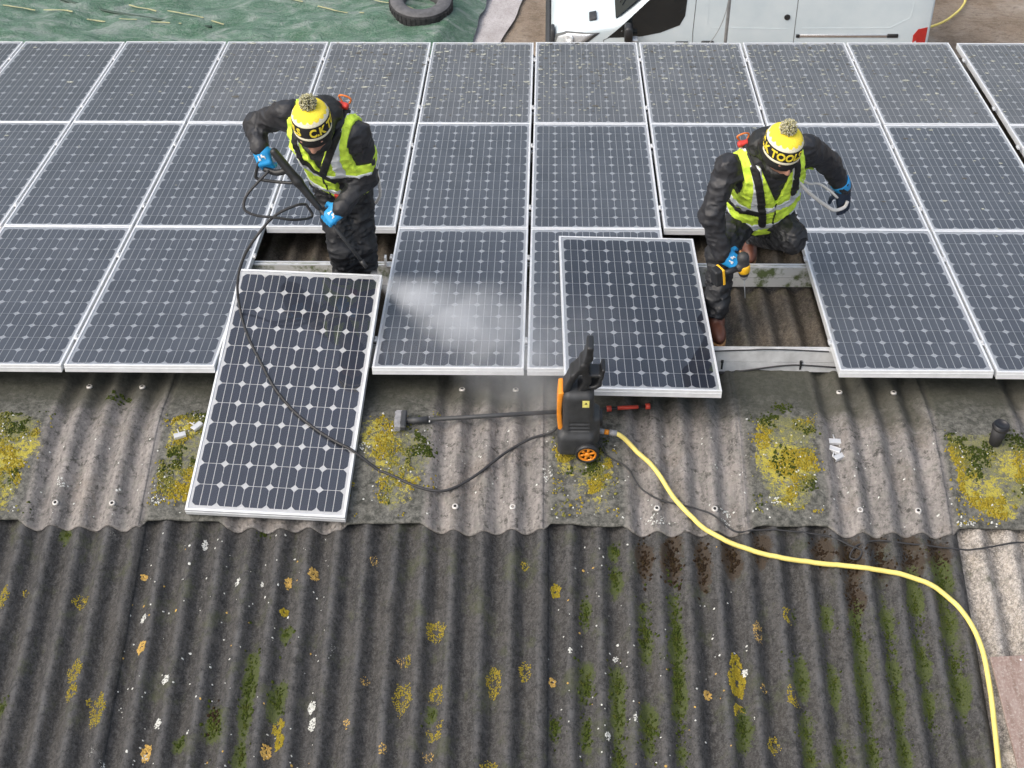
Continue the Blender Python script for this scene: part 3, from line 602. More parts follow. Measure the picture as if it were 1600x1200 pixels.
for ri, (rn, ks) in enumerate(rows):
    for i, k in enumerate(ks):
        x = XR if k == 'r' else k * CWP + .009
        lab = f"{'evenly dusted' if ri < 2 else 'grimy speckled'} solar panel, {ORD[i]} from the left in the {rn} row of the roof array"
        if ri == 0 and k == -1: lab = "fixed solar panel in the bottom row with spray mist drifting over it"
        if ri == 0 and k == 0: lab = "fixed bottom row solar panel half covered by the loose panel lying on it"
        if ri == 0 and k == 2: lab = "fixed bottom row solar panel directly right of the crouching worker's opening"
        if ri == 0 and k == -3: lab = "fixed bottom row solar panel left of the leaning loose panel"
        if ri == 0 and k == -4: lab = "leftmost fixed solar panel of the bottom row, cut by the picture's left edge"
        if ri == 0 and k == 3: lab = "rightmost fixed solar panel of the bottom row, cut by the picture's right edge"
        sp = 0
        if ri == 2: sp = 14 if k in (-6, -5, -4) else (90 if k in (-3, 3, 'r') else 190)
        if ri == 1: sp = {3: 22, 'r': 20, 2: 3, -3: 2}.get(k, 1)
        if ri == 0: sp = {3: 2}.get(k, 0)
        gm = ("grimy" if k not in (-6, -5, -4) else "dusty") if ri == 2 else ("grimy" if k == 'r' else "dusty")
        jit = random.uniform(-.0015, .0015)
        M4 = arr4(x, ri * RWP + jit, random.uniform(-.002, .002), random.uniform(-.001, .001), random.uniform(-.003, .003))
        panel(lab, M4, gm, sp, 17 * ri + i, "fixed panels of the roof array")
def quad4(TL, TR, BL):
    BL = Vector(BL); x = (Vector(TR) - Vector(TL)).normalized(); y = Vector(TL) - BL; y = (y - x * y.dot(x)).normalized(); z = x.cross(y)
    M4 = Matrix((x, y, z)).transposed().to_4x4(); M4.translation = BL; return M4
panel("loose clean solar panel leaning down over the ridge in front of the standing worker", quad4((-1.622, .711, .080), (-.814, .675, .072), (-1.694, -.852, -.172)), "clean")
panel("loose clean solar panel lying askew on the array behind the pressure washer", quad4((.174, 1.286, -.158), (.969, 1.295, -.182), (.2068, -.248, .106)), "clean")

# mounting rails and clamps
def rail(label, s, x0, x1, two, m2, off=-PT - .002):
    r = thing("mounting_rail", label, "rail", tuple(EX * x0 + ES * s + EN * (off - .1)))
    B = np.array(Matrix((EX, ES, EN)).transposed()); L = x1 - x0
    def bar(nm, c0, c1, w, h, m):
        c = np.array(EX * ((x0 + x1) / 2) + ES * c0 + EN * c1); part(nm, box(c, (L, w, h), B), m, r, smooth=False)
    bar("upper_profile", s, off - .032, .046, .064, m2)
    for d in (-.0155, .0155): bar("lip", s + d, off - .0005 + .0035, .014, .007, M_rail)
    if two: bar("lower_profile", s + .001, off - .0975, .048, .062, m2)
    return r
def clamp(parent, x, s):
    B = np.array(Matrix((EX, ES, EN)).transposed())
    c = np.array(EX * x + ES * s + EN * -.004); part("clamp", join(box(c, (.016, .045, .014), B, .002), lathe([(.006, 0), (.006, .009), (0, .009)], c + np.array(EN) * .007, B, 8)), M_rail, parent, smooth=False)
OPEN = {-2, 1}
for ri, nm in enumerate(("bottom", "middle", "top")):
    for q, ds in enumerate((.285, 1.215)):
        s = ri * RWP + ds; two = ri == 0
        x0, x1 = -5.0, 3.30
        lab = f"aluminium mounting rail under the {'near' if q == 0 else 'far'} half of the {nm} panel row"
        rl = rail(lab, s, x0, x1, two, M_railm if (ri == 0 and q == 1) else M_rail, -PT - .009)
        for k in range(-5, 4):
            clamp(rl, k * CWP, s)
        if ri: clamp(rl, XR - .03, s)

# ------------------------------------------------------------------ things lying on the ridge
M_blk = simple("black_plastic", (.018, .019, .021), .45, 0, .3, 30, .05)
M_blk2 = simple("grey_black_plastic", (.035, .037, .04), .55, 0, .3, 25, .08)
M_org = simple("orange_plastic", (.78, .27, .02), .4, 0, .1, 30, .03)
M_redp = simple("red_plastic", (.55, .06, .035), .45, 0, .15, 30, .03)
M_yhose = simple("yellow_hose", (.74, .61, .17), .5, 0, .16, 9, .03)
M_bhose = simple("black_rubber_hose", (.022, .022, .024), .55, 0, .25, 40, .05)
M_grey = simple("grey_plastic", (.28, .28, .29), .5)
M_yel = simple("yellow_sticker", (.78, .72, .2), .5, 0, .2, 60, 0)
M_white = simple("white_print", (.8, .8, .8), .6, 0, .08, 60, 0)

def surf(X, Y):
    return np.where(Y > -.862, cap_z(X, Y), near_z(X, Y) + .004)
def lay(P, r, rigid=.07):
    """rest a cable on the ridge and slope, bridging the valleys"""
    P = catmull(np.array([(x, y, 0) for x, y in P]), 10); z = []
    for x, y, _ in P:
        q = np.linspace(-rigid, rigid, 9); z.append(float(np.max(surf(x + q, y + 0 * q))))
    z = np.array(z); z = np.convolve(np.pad(z, 2, mode='edge'), np.ones(5) / 5, 'valid'); P[:, 2] = z + r + .001; return P
hs = thing("garden_hose", "pale yellow garden hose snaking from the pressure washer down the roof", "hose", (.43, -.42, -.12))
P = lay([(.47,-.40),(.56,-.435),(.665,-.55),(.78,-.751),(.901,-.882),(1.054,-.972),(1.237,-1.032),(1.453,-1.067),(1.669,-1.089),(1.88,-1.131),(2.024,-1.206),(2.126,-1.337),(2.176,-1.498),(2.183,-1.686),(2.173,-1.869),(2.159,-2.075),(2.145,-2.30),(2.12,-2.7)], .0125, .045)
P[:14, 2] += .07 * np.cos(np.linspace(0, math.pi / 2, 14)) ** 2; part("hose", tube(P, .0125, 10, 0), M_yhose, hs); p0 = P[0]
part("connector", tube([p0 - (.058, -.008, -.004), p0 - (.035, -.005, -.002)], .0135, 12, 0), M_org, hs)
part("collar", tube([p0 - (.033, -.005, -.002), p0 + (.006, 0, 0)], .016, 12, 0), M_grey, hs)
part("inlet_nut", tube([p0 - (.10, -.014, -.006), p0 - (.059, -.008, -.004)], .0145, 12, 0), M_grey, hs)

ph = thing("pressure_hose", "black high pressure hose running from the washer over the leaning panel to the spray lance", "hose", (.17, -.33, -.13))
Pa = lay([(.20, -.335), (.068, -.359), (-.064, -.437), (-.161, -.521), (-.257, -.608), (-.368, -.679), (-.449, -.691), (-.548, -.666), (-.683, -.601), (-.77, -.56)], .0075, .08)
Pa[:6, 2] += np.linspace(.09, 0, 6)
def loose_z(x, y): return .076 + (y - .693 + .0446 * (x + 1.2)) * .1612 + .009
Pb = np.array([(-.885, -.50), (-.98, -.445), (-1.10, -.36), (-1.22, -.25), (-1.33, -.11), (-1.42, .05), (-1.50, .20), (-1.565, .36)])
Pb = np.column_stack([Pb, [loose_z(x, y) for x, y in Pb]])
Pc = np.array([(-1.585, .46, .16), (-1.545, .52, .30), (-1.46, .56, .43), (-1.36, .64, .51), (-1.25, .70, .535), (-1.20, .73, .52)])
part("hose", tube(np.vstack([Pa[::4], Pb, Pc]), .0075, 8, 6), M_bhose, ph)
Pd = np.array([(-1.20, .73, .52), (-1.17, .70, .46), (-1.25, .62, .50), (-1.349, .60, .531), (-1.45, .60, .545), (-1.512, .62, .57), (-1.505, .66, .62), (-1.448, .70, .676), (-1.375, .745, .735)])
part("hose_loop", tube(Pd, .0075, 8, 6), M_bhose, ph)

pc = thing("power_cable", "thin black mains cable looping from the washer along the cap edge to the right", "cable", (.4, -.45, -.15))
P = lay([(.37, -.43), (.45, -.49), (.528, -.544), (.59, -.654), (.685, -.726), (.844, -.768), (.938, -.803), (1.06, -.894), (1.156, -.885), (1.284, -.885), (1.502, -.913), (1.622, -.965), (1.672, -.995), (1.645, -1.04), (1.612, -1.02), (1.653, -.965), (1.751, -.936), (1.844, -.945), (1.999, -.961), (2.153, -.98), (2.248, -.976), (2.377, -.95), (2.473, -.938), (2.7, -.94)], .0045, .05)
P[:8, 2] += np.linspace(.07, 0, 8); part("cable", tube(P, .0045, 6, 0), M_bhose, pc)

# pressure washer
WX, WY, WZ = .300, -.40, float(surf(np.array(.30), np.array(-.40)))
W0 = np.array([WX, WY, WZ])
pw = thing("pressure_washer", "black and orange electric pressure washer standing upright on the ridge", "pressure washer", (WX, WY, WZ))
I3 = np.eye(3)
def w_body(p):
    q = p - W0.astype(np.float32)
    d = rbox(q, (-.028, 0, .255), I3, (.078, .085, .185), .035)
    d = smin(d, rbox(q, (-.035, 0, .09), I3, (.095, .105, .075), .03), .03)
    d = smin(d, rbox(q, (.055, 0, .16), I3, (.03, .06, .09), .02), .03)
    for z in (.19, .215, .24): d = np.maximum(d, -rbox(q, (-.02, -.085, z), I3, (.05, .006, .006), .003))
    return d
part("housing", nets(w_body, W0 + (-.16, -.13, -.02), W0 + (.12, .13, .47), .0055), M_blk2, pw)
def w_front(p):
    q = p - W0.astype(np.float32); c = np.sqrt((q[..., 0] + .048) ** 2 + ((q[..., 2] - .30) * .28) ** 2) - .075
    return np.maximum(np.maximum(np.abs(c) - .012, np.abs(q[..., 1]) - .055), np.maximum(np.maximum(q[..., 0] + .062, .165 - q[..., 2]), q[..., 2] - .43))
part("front_panel", nets(w_front, W0 + (-.16, -.08, .14), W0 + (-.04, .08, .46), .0055), M_org, pw)
def w_handle(p):
    q = p - W0.astype(np.float32); d = 1e3
    def bar(d, pts, w, hy, k=.012):
        for a, b in zip(pts[:-1], pts[1:]):
            a = np.array((a[0], 0, a[1])); b = np.array((b[0], 0, b[1])); R = frame_from(b - a, (0, 1, 0)); L = np.linalg.norm(b - a) / 2 + w
            d = smin(d, rbox(q, (a + b) / 2, R, (hy, w, L), .009), k)
        return d
    d = bar(d, [(.022, .715), (.018, .655), (-.004, .60)], .017, .05)
    d = bar(d, [(-.004, .60), (-.055, .53), (-.088, .44), (-.09, .37)], .015, .05)
    d = bar(d, [(-.004, .60), (.012, .50), (-.018, .42), (-.04, .36)], .019, .05)
    d = bar(d, [(.010, .45), (.05, .455), (.075, .475)], .011, .045)
    d = bar(d, [(.010, .535), (.06, .535)], .010, .045); d = bar(d, [(.07, .47), (.082, .53), (.09, .57)], .010, .045)
    return d
part("handle", nets(w_handle, W0 + (-.13, -.075, .32), W0 + (.13, .075, .75), .0055), M_blk, pw)
for sg in (-1, 1):
    c = W0 + (.022, sg * .118, .062); R = frame_from((0, sg, 0))
    wh = part("wheel", lathe([(.046, -.018), (.058, -.016), (.062, -.01), (.062, .010), (.058, .016), (.050, .018), (.047, .012)], c, R, 28, close=False), M_blk, pw)
    L_ = [lathe([(.048, .006), (.048, .014), (.040, .015), (.038, .008)], c, R, 28, close=False), lathe([(.014, .004), (.014, .017), (.008, .019), (0, .019)], c, R, 16)]
    for i in range(6):
        a = 2 * math.pi * i / 6 + .3; L_.append(box(c + R @ np.array([.027 * math.cos(a), .027 * math.sin(a), .009]), (.032, .013, .008), R @ np.array([[math.cos(a), -math.sin(a), 0], [math.sin(a), math.cos(a), 0], [0, 0, 1]])))
    part("hub", join(*L_), M_org, wh); part("hub_disc", lathe([(.046, 0), (.046, .003), (0, .003)], c, R, 20), M_blk, wh)
stk = part("warning_sticker", box(W0 + (.008, -.0865, .385), (.034, .002, .045)), M_yel, pw, smooth=False)
M_ink = simple("black_ink", (.02, .02, .02), .6)
part("warning_triangle", prism([(W0[0] + .002, W0[2] + .385), (W0[0] + .016, W0[2] + .385), (W0[0] + .009, W0[2] + .400)], W0[1] - .0885, W0[1] - .0878), M_ink, stk, smooth=False)
part("cable_reel", lathe([(.03, -.012), (.045, -.01), (.045, .01), (.03, .012)], W0 + (.088, .03, .17), frame_from((1, 0, 0)), 20), M_blk, pw)

# telescopic brush
br = thing("brush", "long black telescopic washing brush lying along the ridge", "brush", (-.65, -.30, -.12))
zb = .035; b0 = np.array([-.598, -.285, float(surf(np.array(-.6), np.array(-.285))) + zb]); b1 = np.array([.66, -.165, float(surf(np.array(.5), np.array(-.16))) + zb + .01])
ax = (b1 - b0) / np.linalg.norm(b1 - b0); Rb = frame_from(ax, (0, -1, 0))
part("head", join(box(b0 + (-.035, -.005, .008), (.03, .125, .035), None, .006)), M_blk2, br, smooth=False)
part("bristles", join(*[box(b0 + (-.064 + random.uniform(-.004, .004), -.062 + .0082 * j, .0 + .012 * k - .008), (.032, .006, .009)) for j in range(15) for k in range(3)]), M_grey, br, smooth=False)
part("socket", tube([b0 - ax * .02, b0 + ax * .09], [.017, .019], 10, 0), M_blk2, br)
part("pole", tube([b0 + ax * .06, b0 + ax * .78], .0125, 10, 0), M_blk2, br); part("inner_pole", tube([b0 + ax * .76, b1 - ax * .02], .0085, 10, 0), M_blk, br)
for t_ in (1.045, 1.25): part("clamp_ring", tube([b0 + ax * (t_ - .012), b0 + ax * (t_ + .012)], .0165, 10, 0), M_redp, br)
part("red_rod", tube([b0 + ax * 1.09, b0 + ax * 1.20], .0105, 8, 0), M_redp, br)
for t_ in (.0, .085): part("rivet", join(*[box(b0 + ax * t_ + Rb @ np.array([s_ * .012, .0, .014]) * 1.0, (.006, .006, .01)) for s_ in (-1, 1)]), M_white, br, smooth=False)

# loose clamp brackets, cup, board
def bracket(label, x, y, rz, flip=0):
    z = float(surf(np.array(x), np.array(y))) + .004; b = thing("panel_clamp", label, "clamp", (x, y, z), "loose panel clamps on the ridge")
    R = np.array([[math.cos(rz), -math.sin(rz), 0], [math.sin(rz), math.cos(rz), 0], [0, 0, 1.]])
    o = np.array((x, y, z)); B = lambda c, s: box(o + R @ np.array(c), s, R, .0015)
    part("body", join(B((0, 0, .014), (.062, .030, .004)), B((0, -.014, .008), (.062, .004, .018)), B((0, .014, .008), (.062, .004, .018))), M_rail, b, smooth=False)
    part("bolt", tube([o + R @ np.array((0, .01, .008)), o + R @ np.array((-.006, .05, .008))], .0035, 8, 0), M_rail, b)
bracket("silver panel clamp on the lichen left of the leaning panel", -1.80, -.376, .35)
bracket("silver panel clamp half tucked beside the leaning panel's left edge", -1.72, -.315, .9)
bracket("white topped panel clamp, uppermost of the three near the right cap", 1.615, -.344, -.05)
bracket("tilted panel clamp in the middle of the three near the right cap", 1.607, -.395, 2.7)
bracket("panel clamp lowest of the three near the right cap", 1.625, -.44, .5)
cx, cy = 2.425, -.375; cz_ = float(surf(np.array(cx), np.array(cy))) + .004
cp = thing("coffee_cup", "black takeaway coffee cup with a domed lid standing on the right ridge cap", "cup", (cx, cy, cz_)); Rc = frame_from((.06, .03, 1))
M_paper = simple("black_paper", (.016, .016, .018), .6, 0, .15, 90, .15); M_lid = simple("black_lid", (.014, .014, .016), .35)
part("cup", lathe([(.029, 0), (.030, .002), (.0405, .118)], (cx, cy, cz_), Rc, 28), M_paper, cp)
part("lid", lathe([(.0415, .112), (.0445, .116), (.0445, .122), (.0405, .126), (.0395, .137), (.036, .139), (.034, .131), (0, .131)], (cx, cy, cz_), Rc, 28), M_lid, cp)
M = MatB("weathered_board"); M.co = world_pos(M); a = M.noise(6, 6, .7, M.mapping((6, 1, 1))); b = M.noise(90, 5, .7)
M.col(M.mix(M.f(b, .5, .75), M.ramp(a, [(.3, (.16, .105, .085)), (.5, (.25, .18, .155)), (.7, (.31, .25, .225))]), (.4, .36, .33))).set(.8); M.bump(b, .3, .004); M_board = M.m
bd = thing("plywood_board", "weathered brown plywood board lying at the bottom right corner of the roof", "board", (2.5, -1.9, -.38))
Rn = np.array([[1, 0, 0], [0, CP, SP], [0, SP, CP]]); Rn = np.array([[1, 0, 0], [0, CP, -SP], [0, SP, CP]])
Rz = np.array([[math.cos(.07), -math.sin(.07), 0], [math.sin(.07), math.cos(.07), 0], [0, 0, 1]])
c = np.array([2.745, -2.10, RZ + TP * -2.10 + .022]); part("sheet", box(c, (1.0, 1.2, .015), Rn @ Rz, .002), M_board, bd, smooth=False)
M_nail = simple("nail_head", (.7, .7, .7), .3, .6); part("nail", lathe([(.006, .0075), (.005, .009), (0, .0095)], c + Rn @ np.array([-.40, .55, 0]), Rn, 10), M_nail, bd)

# cables and ties on the front rail in the right opening
rc = thing("string_cable", "black solar cable clipped along the front rail of the right opening", "cable", (1.2, .2, -.2))
def onrail(x, h, d=.004): return np.array(EX * x + ES * (.285 - .023 - d) + EN * (-PT - .009 - h))
part("cable", tube([onrail(1.0, .14, .01), onrail(1.15, .125, .01), onrail(1.3, .10, .008), onrail(1.42, .085), onrail(1.52, .082), onrail(1.70, .095)], .0045, 6), M_bhose, rc)
part("cable", tube([np.array(EX * x + ES * .26 + EN * (-PT - .003 + h)) for x, h in ((1.0, -.003), (1.12, .004), (1.22, .008), (1.3, .012), (1.45, .010), (1.65, .0))], .004, 6), M_bhose, rc)
for x in (1.075, 1.505): part("cable_tie", join(box(onrail(x, .085), (.010, .008, .055)), box(onrail(x, .06), (.014, .012, .014))), M_blk, rc, smooth=False)
# vertical angle bracket at the edge of the left opening
ab = thing("angle_bracket", "small upright aluminium angle bracket on the rail right of the standing worker", "bracket", tuple(EX * -.86 + ES * 1.19))
B_ = np.array(Matrix((EX, ES, EN)).transposed()); c = np.array(EX * -.86 + ES * 1.195 + EN * -.05); part("plate", join(box(c + np.array(EN) * .03, (.012, .04, .06), B_), box(c + np.array(EX) * .02, (.05, .04, .005), B_)), M_rail, ab, smooth=False)

# ------------------------------------------------------------------ yard things
M_rust = simple("rusty_steel", (.10, .055, .04), .8, .1, .4, 20, .3); M_galv = simple("galvanised_steel", (.36, .38, .40), .45, .4, .15, 15, .05)
pt = thing("steel_post", "rusty steel post rising just behind the top row of panels", "post", (-2.63, 8.0, GROUND))
def colm(x, y, z1, w): return join(box((x, y, (GROUND + z1) / 2), (w, .008, z1 - GROUND)), box((x - w / 2, y + .03, (GROUND + z1) / 2), (.008, .06, z1 - GROUND)))
part("section", colm(-2.63, 8.0, -3.02, .055), M_rust, pt, smooth=False); part("cap_plate", box((-2.63, 8.02, -3.015), (.09, .09, .012)), M_rust, pt, smooth=False)
pl = thing("grey_pole", "slim grey galvanised pole standing in front of the white van", "pole", (2.62, 12.6, GROUND))
part("shaft", tube([(2.62, 12.6, GROUND), (2.62, 12.6, -2.5)], .024, 12, 0), M_galv, pl); part("base_plate", box((2.62, 12.6, GROUND + .02), (.2, .2, .02), None, .004), M_galv, pl); part("end_cap", lathe([(.027, 0), (.027, .02), (0, .03)], (2.62, 12.6, -2.51), I3, 12), M_blk, pl)
wr = thing("hanging_wire", "thin grey wire hanging from the pole across the van's side", "wire", (2.62, 12.6, -3)); part("wire", tube([(2.62, 12.57, -4.6), (2.58, 12.56, -5.3), (2.45, 12.6, -5.75), (2.25, 12.7, -6.05), (2.1, 12.8, -6.2)], .006, 6), M_galv, wr)
fh = thing("far_hose", "yellow hose lying on the mud behind the white van", "hose", (6.5, 15.7, GROUND))
part("hose", tube([(6.1, 15.50, GROUND + .12), (6.36, 15.63, GROUND + .1), (6.6, 15.78, GROUND + .1), (6.80, 15.98, GROUND + .1), (7.0, 16.25, GROUND + .1), (7.12, 16.56, GROUND + .1), (7.15, 17.2, GROUND + .1), (6.9, 18.2, GROUND + .1)], .02, 8), M_yhose, fh)

# white panel van, nose to the left
M = MatB("van_paint"); n = M.noise(2.5, 4); M.col(M.ramp(n, [(.3, (.55, .64, .69)), (.7, (.63, .71, .75))])).set(.35, 0, .5); M.b.inputs['Coat Weight'].default_value = .4; M.b.inputs['Coat Roughness'].default_value = .12; M_van = M.m
M_vglass = MatB("van_glass").col((.012, .015, .017)).set(.06, 0, .6).m
M_chrome = MatB("headlight_chrome"); M_chrome.col((.62, .65, .68)).set(.18, .3); M_chrome = M_chrome.m; M_tail = simple("tail_light_red", (.45, .03, .025), .25, 0, .1, 20, 0)
M_steel = simple("rail_steel", (.62, .6, .6), .25, .9, .1, 20, 0)
VX, VY = .15, 13.5; GZ = GROUND
van = thing("white_van", "white panel van parked behind the barn facing left", "van", (VX, VY, GZ))
HW = 1.0
def v_top(x): return np.interp(x, [0, .05, .15, .45, .95, 1.10, 1.90, 2.25, 2.7, 5.2, 5.5, 5.6], [1.0, 1.12, 1.22, 1.31, 1.40, 1.50, 2.26, 2.45, 2.50, 2.50, 2.44, 2.30])
def v_hw(x): return np.interp(x, [0, .04, .2, .5, 1.0, 1.6, 5.4, 5.6], [.66, .78, .90, .97, 1.0, 1.0, 1.0, .97])
def v_side(x, z):   # outward half width at height z
    tum = np.interp(z, [0, .3, .55, 1.15, 1.25, 1.9, 2.3, 2.5], [.95, .985, 1.0, 1.0, .992, .94, .87, .80]); return v_hw(x) * tum
st = np.concatenate([[0, .02, .05, .1, .2, .35, .5, .7, .9, 1.05, 1.2, 1.4, 1.6, 1.8, 1.95, 2.2, 2.6], np.linspace(3, 5.4, 9), [5.5, 5.57, 5.6]])
V = []; nr = 40
for x in st:
    zt = float(v_top(x)); zb_ = .32; r = .10 if x < 1.0 else .13; zl = np.concatenate([np.linspace(zb_, zt - r, 13), zt - r + r * np.sin(np.linspace(0, math.pi / 2, 6))[1:]])
    half = []
    for i, z in enumerate(zl):
        w = float(v_side(x, min(z, zt - r))); 
        if z > zt - r: w -= r * (1 - math.sqrt(max(0, 1 - ((z - zt + r) / r) ** 2)))
        half.append((w, z))
    half.append((half[-1][0] * .5, zt + .015)); half.append((0.0, zt + .02)); ring = [(-w, z) for w, z in half] + [(w, z) for w, z in half[::-1][1:]]
    V += [(VX + x, VY + HW + w, GZ + z) for w, z in ring]; nr = len(ring)
F = [(i * nr + j, i * nr + j + 1, (i + 1) * nr + j + 1, (i + 1) * nr + j) for i in range(len(st) - 1) for j in range(nr - 1)]
F += [tuple(range(nr - 1, -1, -1)), tuple(range((len(st) - 1) * nr, len(st) * nr))] + [(i * nr, (i + 1) * nr, (i + 1) * nr + nr - 1, i * nr + nr - 1) for i in range(len(st) - 1)]
body = part("body", (V, [f[::-1] for f in F]), M_van, van)
def sidepatch(poly, out=.004, th=.0, n=0):
    """polygon in (x,z) on the camera side of the van, following its tumblehome"""
    P = []
    for i in range(len(poly)):
        a = np.array(poly[i], float); b = np.array(poly[(i + 1) % len(poly)], float)
        for t in np.linspace(0, 1, 6, endpoint=False): P.append(a + (b - a) * t)
    P = np.array(P); c = P.mean(0); V = [(VX + c[0], VY + HW - float(v_side(c[0], c[1])) - out, GZ + c[1])]; N = len(P)
    for k, s in enumerate((.5, 1.0)):
        for p in c + (P - c) * s: V.append((VX + p[0], VY + HW - float(v_side(p[0], p[1])) - out, GZ + p[1]))
    for p in P: V.append((VX + p[0], VY + HW - float(v_side(p[0], p[1])) + .01, GZ + p[1]))
    F = [(0, 1 + (j + 1) % N, 1 + j) for j in range(N)]
    for q in range(2): F += [(1 + q * N + j, 1 + q * N + (j + 1) % N, 1 + (q + 1) * N + (j + 1) % N, 1 + (q + 1) * N + j) for j in range(N)]
    return V, F
def groove(pts, w=.010):
    L = []
    for a, b in zip(pts[:-1], pts[1:]):
        a = np.array(a, float); b = np.array(b, float); d = (b - a) / np.linalg.norm(b - a); n = np.array([-d[1], d[0]]) * w / 2; L.append(sidepatch([a - n, b - n, b + n, a + n], .0022))
    return join(*L)
win = part("door_window", sidepatch([(.84, 1.19), (1.35, 1.22), (1.62, 1.28), (1.90, 1.40), (1.97, 1.55), (2.0, 2.12), (1.80, 2.14), (1.42, 1.78), (1.08, 1.42)]), M_vglass, van, smooth=False)
part("windscreen", ([(VX + .97, VY + HW + s * .86, GZ + 1.405) for s in (-1, 1)] + [(VX + 1.86, VY + HW + s * .76, GZ + 2.23) for s in (1, -1)], [(0, 1, 2, 3)]), M_vglass, van, smooth=False)
ws = [o for o in van.children if o.name.startswith("windscreen")][0]; ws.location = (-.016, 0, .034)
M_gap = simple("panel_gap", (.12, .13, .135), .7, 0, .1, 20, 0)
part("door_gap", groove([(2.12, .6), (2.10, 1.3), (2.13, 2.25)]), M_gap, van, smooth=False); part("door_gap", groove([(3.62, .55), (3.60, 1.4), (3.60, 2.3)]), M_gap, van, smooth=False)
part("door_gap", groove([(.80, .65), (.78, 1.15), (.86, 1.19)]), M_gap, van, smooth=False)
part("swage_line", groove([(2.30, 2.1), (2.30, 1.42), (2.36, 1.36), (3.5, 1.34)], .016), M_van, van, smooth=False); part("swage_line", groove([(3.7, 1.35), (5.0, 1.36), (5.28, 1.52), (5.32, 2.1)], .02), M_van, van, smooth=False)
part("door_handle", box((VX + 1.95, VY - .012, GZ + 1.12), (.19, .035, .038), None, .008), M_blk, van); part("door_handle", box((VX + 2.33, VY - .012, GZ + 1.13), (.18, .035, .038), None, .008), M_blk, van)
part("slide_rail", join(box((VX + 4.36, VY + .006, GZ + 1.23), (1.42, .02, .045), None, .004)), M_steel, van); part("rail_end", box((VX + 5.06, VY + .004, GZ + 1.235), (.16, .026, .06), None, .006), M_blk, van); part("rail_end", box((VX + 3.66, VY + .004, GZ + 1.23), (.05, .026, .05), None, .004), M_blk, van)
part("door_lock", lathe([(.045, 0), (.045, .012), (.038, .014), (0, .014)], (VX + 3.05 + .42, VY + HW - float(v_side(3.47, 1.53)) + .002, GZ + 1.53), frame_from((0, -1, .1)), 16), M_blk, van)
part("headlight", sidepatch([(.07, 1.0), (.10, 1.12), (.24, 1.22), (.64, 1.245), (.52, 1.13), (.42, 1.05), (.30, .98)], .012), M_chrome, van); 
part("headlight_surround", sidepatch([(.04, .97), (.07, 1.14), (.22, 1.245), (.72, 1.265), (.55, 1.11), (.45, 1.02), (.30, .95)], .007), M_gap, van); part("headlight_bowl", lathe([(.075, 0), (.07, .03), (.03, .01), (0, .008)], (VX + .27, VY + .075, GZ + 1.13), frame_from((-.6, -1, .4)), 16), M_chrome, van)
part("front_bumper", box((VX - .02, VY + HW, GZ + .62), (.14, 1.5, .5), None, .05), M_blk2, van); part("corner_trim", box((VX + .02, VY + .30, GZ + 1.0), (.06, .20, .40), None, .02), M_blk2, van)
part("bonnet_vent", box((VX + .62, VY + .33, GZ + 1.37), (.11, .22, .03), np.array([[.97, 0, -.24], [0, 1, 0], [.24, 0, .97]]), .006), M_blk2, van)
mi = part("mirror", box((VX + 1.14, VY - .13, GZ + 1.36), (.12, .20, .26), None, .03), M_blk, van); part("mirror_arm", box((VX + 1.16, VY - .02, GZ + 1.24), (.07, .12, .05), None, .01), M_blk, mi)
part("indicator", box((VX + 1.20, VY - .12, GZ + 1.245), (.16, .12, .05), None, .01), M_chrome, mi)
part("wiper", tube([(VX + 1.02, VY + .42, GZ + 1.545), (VX + 1.30, VY + .95, GZ + 1.82)], .012, 6, 0), M_blk, van)
part("tail_light", sidepatch([(5.38, .85), (5.36, 1.24), (5.42, 1.34), (5.56, 1.36), (5.56, .86)], .006), M_tail, van, smooth=False); part("tail_light_lens", sidepatch([(5.385, .90), (5.385, 1.14), (5.42, 1.16), (5.42, .90)], .009), M_chrome, van, smooth=False)
for x in (.95, 4.25):
    for y in (.10, 1.90):
        c = (VX + x, VY + y, GZ + .36); R = frame_from((0, -1 if y < 1 else 1, 0))
        w_ = part("wheel", lathe([(.20, -.1), (.33, -.11), (.355, -.07), (.355, .07), (.33, .11), (.22, .115)], c, R, 32), M_rub, van); part("rim", lathe([(.22, .10), (.20, .08), (.10, .09), (.05, .11), (0, .11)], c, R, 24), M_galv, w_)

# ------------------------------------------------------------------ people
def mat_cloth(name, c, scale=25):
    M = MatB(name); n = M.noise(scale, 5, .6); w = M.noise(300, 2)
    M.col(M.ramp(n, [(.3, tuple(v * .7 for v in c)), (.7, tuple(v * 1.35 for v in c))])).set(.5, 0, .45); M.bump(n, .35, .012); M.bump(w, .15, .002); return M.m
M_jack = mat_cloth("black_waterproof", (.019, .020, .024)); M_trou = mat_cloth("black_trousers", (.014, .015, .018)); M_hood = mat_cloth("black_fleece", (.012, .013, .013), 60)
M_vest = mat_cloth("hi_vis_lime", (.60, .82, .07)); M_vest.node_tree.nodes["Principled BSDF"].inputs['Roughness'].default_value = .75
M_refl = simple("reflective_silver", (.62, .65, .68), .4, .15, .1, 20, .05); M_strap = simple("black_webbing", (.01, .01, .011), .7)
M_trim = simple("hi_vis_trim", (.5, .72, .02), .7)
M_glove = simple("blue_latex_glove", (.02, .30, .66), .45, 0, .12, 30, .05); M_gdark = simple("navy_knit_glove", (.012, .022, .045), .7, 0, .2, 60, .2)
M_skin = simple("skin", (.46, .24, .17), .5, 0, .12, 20, .05); M_boot = simple("brown_leather", (.12, .045, .028), .5, 0, .3, 25, .15); M_sole = simple("tan_rubber_sole", (.42, .22, .09), .7, 0, .2, 40, .1)
M_knity = simple("knit_yellow", (.85, .68, .05), .9, 0, .12, 150, .6); M_knitc = simple("knit_cream", (.78, .74, .56), .9, 0, .1, 150, .6); M_knitb = simple("knit_black", (.012, .012, .012), .9, 0, .2, 150, .6)
